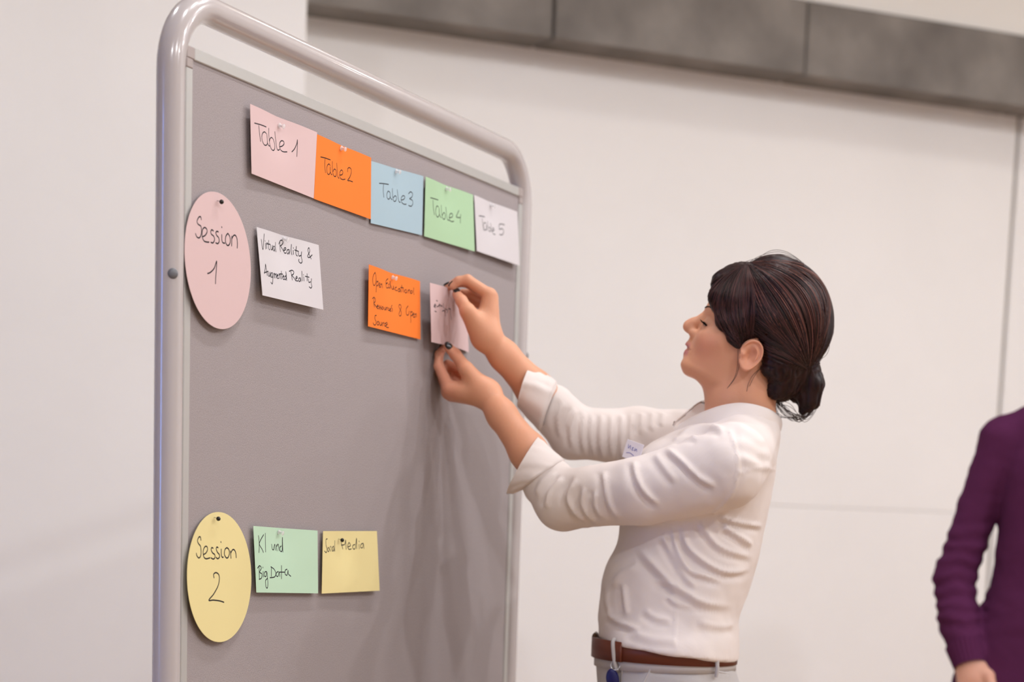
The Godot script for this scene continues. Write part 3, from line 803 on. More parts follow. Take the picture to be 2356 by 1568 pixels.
class Surface:
	# collects the meshed surface
	var verts := PackedVector3Array()
	var norms := PackedVector3Array()
	var colors := PackedColorArray()
	var index := PackedInt32Array()

	func normals(first := 0) -> void:
		norms.resize(verts.size())
		for i in range(first, verts.size()):
			norms[i] = Vector3.ZERO
		for t in range(0, index.size(), 3):
			if index[t] < first:
				continue
			var p := verts[index[t]]
			var n := (verts[index[t + 2]] - p).cross(verts[index[t + 1]] - p)
			norms[index[t]] += n
			norms[index[t + 1]] += n
			norms[index[t + 2]] += n
		for i in range(first, verts.size()):
			norms[i] = norms[i].normalized()

	func mesh() -> ArrayMesh:
		var arrays := []
		arrays.resize(Mesh.ARRAY_MAX)
		arrays[Mesh.ARRAY_VERTEX] = verts
		arrays[Mesh.ARRAY_NORMAL] = norms
		if colors.size() == verts.size():
			arrays[Mesh.ARRAY_COLOR] = colors
		arrays[Mesh.ARRAY_INDEX] = index
		var m := ArrayMesh.new()
		m.add_surface_from_arrays(Mesh.PRIMITIVE_TRIANGLES, arrays)
		return m

	func net(f: Field, lo: Vector3, hi: Vector3, cell: float, frame := Transform3D.IDENTITY, slack := 1.0) -> int:
		var first := verts.size()
		var all := PackedInt32Array(range(f.kind.size()))
		var cells := {}
		var edges := PackedInt64Array()
		var big := cell * 16.0
		var count := ((hi - lo) / big).ceil()
		var small := cell * 4.0
		var grid := PackedFloat32Array()
		grid.resize(125)
		for bx in int(count.x):
			for by in int(count.y):
				for bz in int(count.z):
					var o := lo + Vector3(bx, by, bz) * big
					var c := o + Vector3.ONE * big * 0.5
					var reach := big * 0.95 * slack
					var ids := PackedInt32Array()
					for i in all:
						if f.op[i] != 0 or f.one(i, c) < reach + f.k[i]:
							ids.append(i)
					if ids.is_empty() or absf(f.value(c, ids)) > reach:
						continue
					for q in 64:
						var qx := q & 3
						var qy := (q >> 2) & 3
						var qz := q >> 4
						var o2 := o + Vector3(qx, qy, qz) * small
						var c2 := o2 + Vector3.ONE * small * 0.5
						var reach2 := small * slack
						if absf(f.value(c2, ids)) > reach2:
							continue
						var ids2 := PackedInt32Array()
						for i in ids:
							if f.op[i] != 0 or f.one(i, c2) < reach2 * 2.0 + f.k[i]:
								ids2.append(i)
						var n := 0
						var neg := 0
						for gz in 5:
							for gy in 5:
								for gx in 5:
									var v := f.value(o2 + Vector3(gx, gy, gz) * cell, ids2)
									grid[n] = v
									n += 1
									if v < 0.0:
										neg += 1
						if neg == 0 or neg == 125:
							continue
						var ix := bx * 16 + qx * 4
						var iy := by * 16 + qy * 4
						var iz := bz * 16 + qz * 4
						for gz in 4:
							for gy in 4:
								for gx in 4:
									var g := gz * 25 + gy * 5 + gx
									var v0 := grid[g]
									var v1 := grid[g + 1]
									var v2 := grid[g + 5]
									var v3 := grid[g + 6]
									var v4 := grid[g + 25]
									var v5 := grid[g + 26]
									var v6 := grid[g + 30]
									var v7 := grid[g + 31]
									var inside := int(v0 < 0.0) + int(v1 < 0.0) + int(v2 < 0.0) + int(v3 < 0.0) + int(v4 < 0.0) + int(v5 < 0.0) + int(v6 < 0.0) + int(v7 < 0.0)
									if inside == 0 or inside == 8:
										continue
									var sum := Vector3.ZERO
									var m := 0
									if (v0 < 0.0) != (v1 < 0.0):
										sum += Vector3(v0 / (v0 - v1), 0, 0)
										m += 1
									if (v2 < 0.0) != (v3 < 0.0):
										sum += Vector3(v2 / (v2 - v3), 1, 0)
										m += 1
									if (v4 < 0.0) != (v5 < 0.0):
										sum += Vector3(v4 / (v4 - v5), 0, 1)
										m += 1
									if (v6 < 0.0) != (v7 < 0.0):
										sum += Vector3(v6 / (v6 - v7), 1, 1)
										m += 1
									if (v0 < 0.0) != (v2 < 0.0):
										sum += Vector3(0, v0 / (v0 - v2), 0)
										m += 1
									if (v1 < 0.0) != (v3 < 0.0):
										sum += Vector3(1, v1 / (v1 - v3), 0)
										m += 1
									if (v4 < 0.0) != (v6 < 0.0):
										sum += Vector3(0, v4 / (v4 - v6), 1)
										m += 1
									if (v5 < 0.0) != (v7 < 0.0):
										sum += Vector3(1, v5 / (v5 - v7), 1)
										m += 1
									if (v0 < 0.0) != (v4 < 0.0):
										sum += Vector3(0, 0, v0 / (v0 - v4))
										m += 1
									if (v1 < 0.0) != (v5 < 0.0):
										sum += Vector3(1, 0, v1 / (v1 - v5))
										m += 1
									if (v2 < 0.0) != (v6 < 0.0):
										sum += Vector3(0, 1, v2 / (v2 - v6))
										m += 1
									if (v3 < 0.0) != (v7 < 0.0):
										sum += Vector3(1, 1, v3 / (v3 - v7))
										m += 1
									var key := ((ix + gx) << 24) | ((iy + gy) << 12) | (iz + gz)
									cells[key] = verts.size()
									verts.append(frame * (o2 + (Vector3(gx, gy, gz) + sum / m) * cell))
									if (v0 < 0.0) != (v1 < 0.0):
										edges.append((key << 3) | (4 if v0 < 0.0 else 0))
									if (v0 < 0.0) != (v2 < 0.0):
										edges.append((key << 3) | 1 | (4 if v0 < 0.0 else 0))
									if (v0 < 0.0) != (v4 < 0.0):
										edges.append((key << 3) | 2 | (4 if v0 < 0.0 else 0))
		var step := [1 << 24, 1 << 12, 1]
		for e in edges:
			var key := e >> 3
			var axis := e & 3
			var s1: int = step[(axis + 1) % 3]
			var s2: int = step[(axis + 2) % 3]
			var q0: int = cells.get(key, -1)
			var q1: int = cells.get(key - s1, -1)
			var q2: int = cells.get(key - s1 - s2, -1)
			var q3: int = cells.get(key - s2, -1)
			if q0 < 0 or q1 < 0 or q2 < 0 or q3 < 0:
				continue
			if e & 4:
				index.append_array([q0, q2, q1, q0, q3, q2])
			else:
				index.append_array([q0, q1, q2, q0, q2, q3])
		normals(first)
		return first


func curve_points(pts: Array, per := 6) -> PackedVector3Array:
	var out := PackedVector3Array()
	for i in pts.size() - 1:
		var p0: Vector3 = pts[maxi(i - 1, 0)]
		var p3: Vector3 = pts[mini(i + 2, pts.size() - 1)]
		for j in per:
			out.append(pts[i].cubic_interpolate(pts[i + 1], p0, p3, float(j) / per))
	out.append(pts[pts.size() - 1])
	return out


func skin_material() -> StandardMaterial3D:
	var m := paint("skin", Color.WHITE, 0.5, 0.4)
	m.vertex_color_use_as_albedo = true
	m.subsurf_scatter_enabled = true
	m.subsurf_scatter_strength = 0.15
	m.normal_enabled = true
	m.normal_texture = noise_map(0.06, 3, 41, 256, 3.0)
	m.normal_scale = 0.12
	m.uv1_triplanar = true
	m.uv1_scale = Vector3(9, 9, 9)
	return m


# ---------------------------------------------------------------- the person at the board

const FACING := Vector3(-0.9958844, 0.0, -0.0906326)
var her := Transform3D(Basis(FACING, Vector3.UP, FACING.cross(Vector3.UP)), Vector3(0.31, 0.0, -3.68))   # forward, up, to her right
const HEAD_TILT := 0.471239
var head := Transform3D(Basis(Vector3(0, 0, 1), HEAD_TILT), Vector3(-0.07936, 1.55613, 0.0))
const SKIN := Color(0.68, 0.345, 0.215)


func build_woman() -> void:
	var t0 := Time.get_ticks_msec()
	var p := thing("person", "person in white shirt and grey trousers pinning a pink card", "person", her)
	woman_body(p)
	woman_hair(p)
	woman_shirt(p)
	woman_trousers(p)


# her arms: shoulder, middle, elbow, wrist (near arm first)
const NEAR_ARM := [Vector3(-0.0490, 1.3017, -0.1600), Vector3(0.0900, 1.2632, -0.1350), Vector3(0.2341, 1.2425, -0.0550), Vector3(0.3874, 1.4297, 0.0400)]
const FAR_ARM := [Vector3(-0.0198, 1.3581, 0.1650), Vector3(0.1120, 1.3654, 0.1650), Vector3(0.2320, 1.3693, 0.1500), Vector3(0.3939, 1.5345, 0.0550)]


func woman_body(p: Node3D) -> void:
	var skin := Surface.new()
	# trunk, upper arms and legs, under the clothes
	var f := Field.new()
	f.chain([Vector3(0.03, 0.92, 0), Vector3(0.0171, 1.1105, 0.0000), Vector3(-0.0066, 1.2742, 0.0000), Vector3(-0.0641, 1.3679, 0.0000)], [0.105, 0.09, 0.10, 0.05], 0.05)
	f.capsule(Vector3(-0.0427, 1.3181, -0.1000), Vector3(-0.0270, 1.3403, 0.1100), 0.055, 0.055, 0.05)
	f.chain([NEAR_ARM[0], NEAR_ARM[1], NEAR_ARM[2]], [0.045, 0.042, 0.036], 0.03)
	f.chain([FAR_ARM[0], FAR_ARM[1], FAR_ARM[2]], [0.045, 0.042, 0.036], 0.03)
	for s in [-1.0, 1.0]:
		f.chain([Vector3(0.03, 0.88, 0.075 * s), Vector3(0.05, 0.50, 0.085 * s), Vector3(0.02, 0.10, 0.09 * s)], [0.075, 0.05, 0.035], 0.03)
	skin.net(f, Vector3(-0.2, 0.02, -0.3), Vector3(0.45, 1.5, 0.35), 0.014)
	# head and neck in the head's own frame
	var h := head_field()
	var first := skin.net(h, Vector3(-0.16, -0.26, -0.10), Vector3(0.13, 0.13, 0.10), 0.0027, head, 1.5)
	# forearms and hands
	for side in 2:
		var g := Field.new()
		if side == 0:
			near_hand(g)
		else:
			far_hand(g)
		var lo := Vector3(9, 9, 9)
		var hi := -lo
		for i in g.a.size():
			lo = lo.min(g.a[i].min(g.b[i]) - Vector3.ONE * 0.045)
			hi = hi.max(g.a[i].max(g.b[i]) + Vector3.ONE * 0.045)
		skin.net(g, lo, hi, 0.0026)
	skin.colors.resize(skin.verts.size())
	var back := head.affine_inverse()
	for i in skin.verts.size():
		var v := skin.verts[i]
		var c := SKIN
		var q := back * v
		if q.y > -0.14 and q.x > -0.03 and v.y > 1.42 and v.x < 0.1:
			var lips := lip_share(q)
			c = c.lerp(Color(0.52, 0.17, 0.19), lips * 0.8)
			var blush := exp(-(Vector3(q.x - 0.046, q.y + 0.066, absf(q.z) - 0.048).length_squared()) / 0.0007)
			c = c.lerp(Color(0.68, 0.27, 0.19), blush * 0.5)
		elif v.x > 0.36:
			# the fingers' ends are redder
			var red := clampf((v.x - 0.42) / 0.05, 0.0, 1.0)
			c = c.lerp(Color(0.66, 0.28, 0.20), red * 0.6)
		skin.colors[i] = c
	put("body", skin.mesh(), skin_material(), p)
	nails(p)
	face_details(p)
	for s in [-1.0, 1.0]:
		ear(p, s)


func lip_share(q: Vector3) -> float:
	var w := clampf(1.0 - absf(q.z) / 0.022, 0.0, 1.0)
	var up := exp(-pow((q.y + 0.0785) / 0.0045, 2.0)) * smoothstep(0.058, 0.068, q.x)
	var low := exp(-pow((q.y + 0.0910) / 0.0055, 2.0)) * smoothstep(0.056, 0.066, q.x)
	return clampf(maxf(up, low) * 1.2, 0.0, 1.0) * smoothstep(0.0, 0.35, w)


func head_field() -> Field:
	var f := Field.new()
	# skull
	f.loft([[-0.075, -0.02, 0.06, 0.05, 0.045], [-0.04, -0.012, 0.080, 0.078, 0.064], [0.0, -0.010, 0.0900, 0.088, 0.073], [0.03, -0.010, 0.0925, 0.090, 0.074], [0.06, -0.012, 0.086, 0.083, 0.066], [0.085, -0.014, 0.062, 0.062, 0.048], [0.1, -0.016, 0.034, 0.034, 0.027], [0.106, -0.016, 0.008, 0.008, 0.008]], 0.015)
	# face and jaw: middle at the ear line
	f.loft([[-0.122, 0.030, 0.030, 0.030, 0.022], [-0.116, 0.022, 0.047, 0.036, 0.034], [-0.10, 0.008, 0.0635, 0.034, 0.046], [-0.085, 0.0, 0.0735, 0.032, 0.054], [-0.065, 0.0, 0.0765, 0.035, 0.0605], [-0.045, 0.0, 0.0755, 0.04, 0.065], [-0.025, 0.0, 0.0760, 0.05, 0.067], [-0.008, 0.0, 0.0780, 0.05, 0.068], [0.02, 0.0, 0.080, 0.05, 0.068]], 0.012, 2.25)
	# brow, nose, cheeks, lips, chin
	for s in [-1.0, 1.0]:
		f.capsule(Vector3(0.0700, -0.006, 0.012 * s), Vector3(0.0575, -0.009, 0.042 * s), 0.0095, 0.009, 0.010)
		f.capsule(Vector3(0.048, -0.054, 0.040 * s), Vector3(0.030, -0.046, 0.052 * s), 0.0175, 0.014, 0.022)
		f.capsule(Vector3(0.0860, -0.031, 0.030 * s), Vector3(0.0745, -0.031, 0.046 * s), 0.0125, 0.011, 0.014, 1)
		f.capsule(Vector3(0.0590, -0.0335, 0.031 * s), Vector3(0.0570, -0.0335, 0.034 * s), 0.0140, 0.0140, 0.005)
		f.capsule(Vector3(0.0780, -0.0350, 0.024 * s), Vector3(0.0640, -0.0375, 0.047 * s), 0.0026, 0.0018, 0.0015, 1)
		f.capsule(Vector3(0.0810, -0.0560, 0.0100 * s), Vector3(0.0770, -0.0560, 0.0125 * s), 0.0075, 0.0068, 0.006)
		f.capsule(Vector3(0.0915, -0.0640, 0.0055 * s), Vector3(0.0830, -0.0605, 0.0075 * s), 0.0032, 0.0032, 0.002, 1)
		f.capsule(Vector3(0.0765, -0.0778, 0.003 * s), Vector3(0.0640, -0.0815, 0.022 * s), 0.0068, 0.0040, 0.006)
		f.capsule(Vector3(0.0708, -0.0915, 0.002 * s), Vector3(0.0620, -0.0865, 0.020 * s), 0.0068, 0.0045, 0.006)
		f.capsule(Vector3(0.0818, -0.0832, 0.0), Vector3(0.0665, -0.0844, 0.020 * s), 0.0040, 0.0020, 0.002, 1)
	f.chain([Vector3(0.0725, -0.008, 0), Vector3(0.0782, -0.026, 0), Vector3(0.0880, -0.0415, 0), Vector3(0.0926, -0.0487, 0)], [0.0075, 0.0078, 0.0098, 0.0114], 0.007)
	f.capsule(Vector3(0.0900, -0.0500, 0), Vector3(0.0780, -0.0565, 0), 0.0070, 0.0055, 0.004)
	f.capsule(Vector3(0.0755, -0.0660, -0.003), Vector3(0.0755, -0.0660, 0.003), 0.0062, 0.0062, 0.006)
	f.capsule(Vector3(0.0550, -0.1065, -0.006), Vector3(0.0550, -0.1065, 0.006), 0.0165, 0.0165, 0.010)
	# neck, from skull to collar
	var back := head.affine_inverse()
	f.chain([back * Vector3(-0.0823, 1.4975, 0.0000), back * Vector3(-0.0773, 1.4444, 0.0000), back * Vector3(-0.0774, 1.3797, 0.0000), back * Vector3(-0.0579, 1.3372, 0.0000)], [0.052, 0.0535, 0.058, 0.062], 0.018)
	f.capsule(back * Vector3(-0.0423, 1.4662, 0.0000), back * Vector3(-0.0518, 1.3981, 0.0000), 0.034, 0.036, 0.03)
	return f


func near_hand(g: Field) -> void:
	var e: Vector3 = NEAR_ARM[2]
	var w: Vector3 = NEAR_ARM[3]
	g.chain([e, e.lerp(w, 0.45), e.lerp(w, 0.8), w], [0.036, 0.0325, 0.0255, 0.0225], 0.015)
	# palm from wrist to knuckles
	var k := NEAR_KNUCKLES
	g.chain([w, k[0]], [0.0205, 0.0135], 0.014)
	g.chain([w, k[1]], [0.0205, 0.0135], 0.014)
	g.chain([w + Vector3(0, 0, 0.006), k[2]], [0.019, 0.0125], 0.014)
	g.chain([w + Vector3(0, 0, 0.010), k[3]], [0.017, 0.0115], 0.014)
	g.capsule(w, NEAR_THUMB[1], 0.020, 0.0135, 0.016)
	g.chain(NEAR_THUMB, [0.0165, 0.0125, 0.0105, 0.0082], 0.004)
	for q in NEAR_FINGERS:
		g.chain(q, [0.0110, 0.0092, 0.0082, 0.0070], 0.0035)


const NEAR_KNUCKLES := [Vector3(0.4571, 1.4387, 0.0400), Vector3(0.4610, 1.4329, 0.0600), Vector3(0.4560, 1.4288, 0.0780), Vector3(0.4448, 1.4300, 0.0920)]
const NEAR_THUMB := [Vector3(0.4065, 1.4475, 0.0350), Vector3(0.4258, 1.4729, 0.0300), Vector3(0.4481, 1.4994, 0.0500), Vector3(0.4627, 1.5129, 0.0490)]
const NEAR_FINGERS := [
	[Vector3(0.4571, 1.4387, 0.0400), Vector3(0.4797, 1.4783, 0.0580), Vector3(0.4811, 1.5003, 0.0700), Vector3(0.4740, 1.5138, 0.0802)],
	[Vector3(0.4610, 1.4329, 0.0600), Vector3(0.4797, 1.4701, 0.0840), Vector3(0.4674, 1.4844, 0.0920), Vector3(0.4487, 1.4782, 0.0860)],
	[Vector3(0.4560, 1.4288, 0.0780), Vector3(0.4711, 1.4629, 0.1000), Vector3(0.4576, 1.4763, 0.1060), Vector3(0.4402, 1.4683, 0.0980)],
	[Vector3(0.4448, 1.4300, 0.0920), Vector3(0.4557, 1.4568, 0.1080), Vector3(0.4451, 1.4660, 0.1120), Vector3(0.4309, 1.4595, 0.1040)],
]
const FAR_KNUCKLES := [Vector3(0.3895, 1.6067, 0.0520), Vector3(0.3884, 1.6043, 0.0720), Vector3(0.3901, 1.5985, 0.0900), Vector3(0.3930, 1.5906, 0.1040)]
const FAR_THUMB := [Vector3(0.4110, 1.5481, 0.0400), Vector3(0.4247, 1.5736, 0.0220), Vector3(0.4373, 1.5925, 0.0300), Vector3(0.4492, 1.6069, 0.0523)]
const FAR_FINGERS := [
	[Vector3(0.3895, 1.6067, 0.0520), Vector3(0.4298, 1.6324, 0.0500), Vector3(0.4464, 1.6298, 0.0500), Vector3(0.4563, 1.6203, 0.0494)],
	[Vector3(0.3884, 1.6043, 0.0720), Vector3(0.4359, 1.6314, 0.0750), Vector3(0.4546, 1.6283, 0.0720), Vector3(0.4686, 1.6209, 0.0706)],
	[Vector3(0.3901, 1.5985, 0.0900), Vector3(0.4252, 1.6141, 0.0980), Vector3(0.4440, 1.6117, 0.0940), Vector3(0.4639, 1.6063, 0.1129)],
	[Vector3(0.3930, 1.5906, 0.1040), Vector3(0.4150, 1.5972, 0.1120), Vector3(0.4291, 1.5980, 0.1080), Vector3(0.4411, 1.5984, 0.1000)],
]


func far_hand(g: Field) -> void:
	var e: Vector3 = FAR_ARM[2]
	var w: Vector3 = FAR_ARM[3]
	g.chain([e, e.lerp(w, 0.45), e.lerp(w, 0.8), w], [0.037, 0.0335, 0.026, 0.0225], 0.015)
	var k := FAR_KNUCKLES
	g.chain([w, k[0]], [0.0205, 0.0130], 0.016)
	g.chain([w, k[1]], [0.0205, 0.0130], 0.016)
	g.chain([w + Vector3(0, 0, 0.006), k[2]], [0.019, 0.0125], 0.014)
	g.chain([w + Vector3(0, 0, 0.010), k[3]], [0.017, 0.0115], 0.014)
	g.capsule(w, FAR_THUMB[1], 0.021, 0.0145, 0.018)
	g.chain(FAR_THUMB, [0.0175, 0.0130, 0.0105, 0.0084], 0.004)
	for q in FAR_FINGERS:
		g.chain(q, [0.0110, 0.0092, 0.0082, 0.0070], 0.0035)


func nails(p: Node3D) -> void:
	var polish := paint("dark nail polish", Color(0.07, 0.06, 0.08), 0.18, 0.6)
	var dome := lathe(PackedVector2Array([Vector2(0.0, 0.0022), Vector2(0.5, 0.0019), Vector2(0.85, 0.0010), Vector2(1.0, -0.0006)]), 16)
	var list := []
	for h in 2:
		var fingers: Array = (NEAR_FINGERS if h == 0 else FAR_FINGERS).duplicate()
		fingers.append(NEAR_THUMB if h == 0 else FAR_THUMB)
		for i in 5:
			var q: Array = fingers[i]
			var tip: Vector3 = q[3]
			var along: Vector3 = (q[3] - q[2]).normalized()
			var curl: Vector3 = (q[2] - q[1]).normalized()
			# the back of the finger: away from the way it curls
			var out := (curl - along * curl.dot(along))
			if out.length() < 0.15 or i == 4:
				out = Vector3(-0.25, 0.3, -1.0)
			out = (out - along * out.dot(along)).normalized()
			list.append([tip, along, out, 1.15 if i == 4 else 1.0, (0.0084 if h == 1 else 0.0076) if i == 4 else 0.0062])
	for n in list:
		var along: Vector3 = n[1]
		var out: Vector3 = n[2]
		var across := along.cross(out)
		var s: float = n[3]
		var b := Basis(across * 0.0054 * s, along * 0.0078 * s, out)
		put("fingernail", dome, polish, p, Transform3D(b, n[0] + out * n[4] - along * 0.001))


func face_details(p: Node3D) -> void:
	var white := paint("eye white", Color(0.80, 0.76, 0.74), 0.2)
	var iris := paint("dark iris", Color(0.10, 0.07, 0.06), 0.15)
	var dark := paint("lash and brow hair", Color(0.085, 0.06, 0.055), 0.7, 0.2)
	for s in [-1.0, 1.0]:
		var c := Vector3(0.0582, -0.0335, 0.0320 * s)
		var ball := SphereMesh.new()
		ball.radius = 0.0127
		ball.height = 0.0254
		ball.radial_segments = 32
		ball.rings = 20
		var eye := put("eyeball", ball, white, p, head * Transform3D(Basis.IDENTITY, c))
		var cap := lathe(PackedVector2Array([Vector2(0.0058, 0.0), Vector2(0.0045, 0.0012), Vector2(0.002, 0.0019), Vector2(0, 0.002)]), 20)
		put("iris", cap, iris, eye, Transform3D(Basis(Vector3.UP, PI / 2) , Vector3(0.0113, 0.0, 0.0)))
		# lids as a rim of skin, lashes along them
		var lashes := SurfaceTool.new()
		lashes.begin(Mesh.PRIMITIVE_TRIANGLES)
		for i in 26:
			var k := i / 25.0
			var ang: float = lerpf(-0.55, 1.15, k) * s
			var root := c + Vector3(cos(ang) * 0.0139, 0.0012 - 0.0042 * k * k, sin(ang) * 0.0139)
			var dir := Vector3(cos(ang), 0.1, sin(ang)).normalized()
			add_sweep(lashes, PackedVector3Array([root, root + dir * 0.0035 + Vector3(0, -0.0016, 0), root + dir * 0.0078 + Vector3(0, 0.0002, 0)]), PackedFloat32Array([0.0009, 0.0007, 0.0003]), 5, false)
		lashes.generate_normals()
		put("eyelashes", lashes.commit(), dark, p, head)
		var rim := PackedVector3Array()
		for i in 15:
			var k := i / 14.0
			var ang: float = lerpf(-0.6, 1.25, k) * s
			rim.append(head * (c + Vector3(cos(ang) * 0.0138, 0.0012 - 0.0042 * k * k, sin(ang) * 0.0138)))
		put("lash_line", sweep(rim, PackedFloat32Array([0.0014]), 6), dark, p)
		# eyebrow
		var brow := PackedVector3Array()
		for q in curve_points([Vector3(0.0834, -0.0085, 0.010 * s), Vector3(0.0808, -0.0060, 0.022 * s), Vector3(0.0740, -0.0055, 0.036 * s), Vector3(0.0655, -0.0120, 0.048 * s)], 4):
			brow.append(head * q)
		var st := SurfaceTool.new()
		st.begin(Mesh.PRIMITIVE_TRIANGLES)
		add_sweep(st, brow, PackedFloat32Array([0.0008, 0.0010, 0.0012, 0.0013, 0.0013, 0.0012, 0.0011, 0.0010, 0.0009, 0.0008, 0.0007, 0.0006, 0.0004]), 8, true)
		st.generate_normals()
		put("eyebrow", st.commit(), dark, p)


func ear(p: Node3D, s: float) -> void:
	# relief over an oval plate: rim, fold, bowl, lobe
	var st := SurfaceTool.new()
	st.begin(Mesh.PRIMITIVE_TRIANGLES)
	st.set_color(SKIN.lerp(Color(0.68, 0.28, 0.19), 0.35))
	var n := 56
	var m := 22
	var at := func(i: int, k: int) -> Vector3:
		var a := TAU * k / n
		var r := float(i) / m
		var wide := 0.0195 * (1.0 + 0.10 * sin(a)) * (1.0 - 0.18 * maxf(-sin(a), 0.0))
		var x := cos(a) * wide * minf(r, 1.0)
		var y := sin(a) * 0.0285 * minf(r, 1.0)
		var back := smoothstep(-0.5, 0.4, -cos(a))             # towards the back of the head
		var rim := exp(-pow((r - 0.88) / 0.10, 2.0)) * 0.0058 * clampf(back + smoothstep(0.2, 0.9, sin(a)) + 0.12, 0.0, 1.0)
		var fold := exp(-pow((r - 0.52) / 0.13, 2.0)) * 0.0042 * back * smoothstep(-0.95, 0.1, sin(a))
		var bowl := -0.0085 * exp(-pow(r / 0.36, 2.0))
		var lobe := 0.003 * smoothstep(0.55, 1.0, -sin(a)) * smoothstep(0.3, 0.7, r)
		var tragus := 0.005 * exp(-Vector2(x - 0.012, y + 0.003).length_squared() / 0.000018)
		var z := rim + fold + bowl + lobe + tragus + 0.006 * -cos(a) * minf(r, 1.0)
		if i == m:
			z -= 0.003
		return Vector3(x, y, z)
	for i in m:
		for k in n:
			var q0: Vector3 = at.call(i, k)
			var q1: Vector3 = at.call(i + 1, k)
			var q2: Vector3 = at.call(i + 1, k + 1)
			var q3: Vector3 = at.call(i, k + 1)
			tri(st, q0, q1, q2, Vector3(0, 0, 1))
			if i > 0:
				tri(st, q0, q2, q3, Vector3(0, 0, 1))
	# its back, running into the head
	for k in n:
		var q0: Vector3 = at.call(m, k)
		var q1: Vector3 = at.call(m, k + 1)
		var b0 := Vector3(q0.x * 0.55 + 0.004, q0.y * 0.7, -0.016)
		var b1 := Vector3(q1.x * 0.55 + 0.004, q1.y * 0.7, -0.016)
		quad(st, q0, q1, b1, b0, Vector3(q0.x, q0.y, 0))
	st.generate_normals()
	var turn := Basis(Vector3(0, 0, 1), -0.10)
	var open := Basis(Vector3(0, 1, 0), -0.30)
	var b := turn * open
	if s > 0:
		b = b * Basis.IDENTITY
		b = Basis(Vector3(b.x.x, b.x.y, -b.x.z), Vector3(b.y.x, b.y.y, -b.y.z), Vector3(b.z.x, b.z.y, -b.z.z))
	else:
		pass
	var flip := Basis(Vector3(1, 0, 0), Vector3(0, 1, 0), Vector3(0, 0, -1))
	var where := Transform3D((flip * turn * open) if s < 0 else (turn * Basis(Vector3(0, 1, 0), -0.30)), Vector3(-0.029, -0.047, 0.0770 * s))
	put("ear", st.commit(), skin_material(), p, head * where)


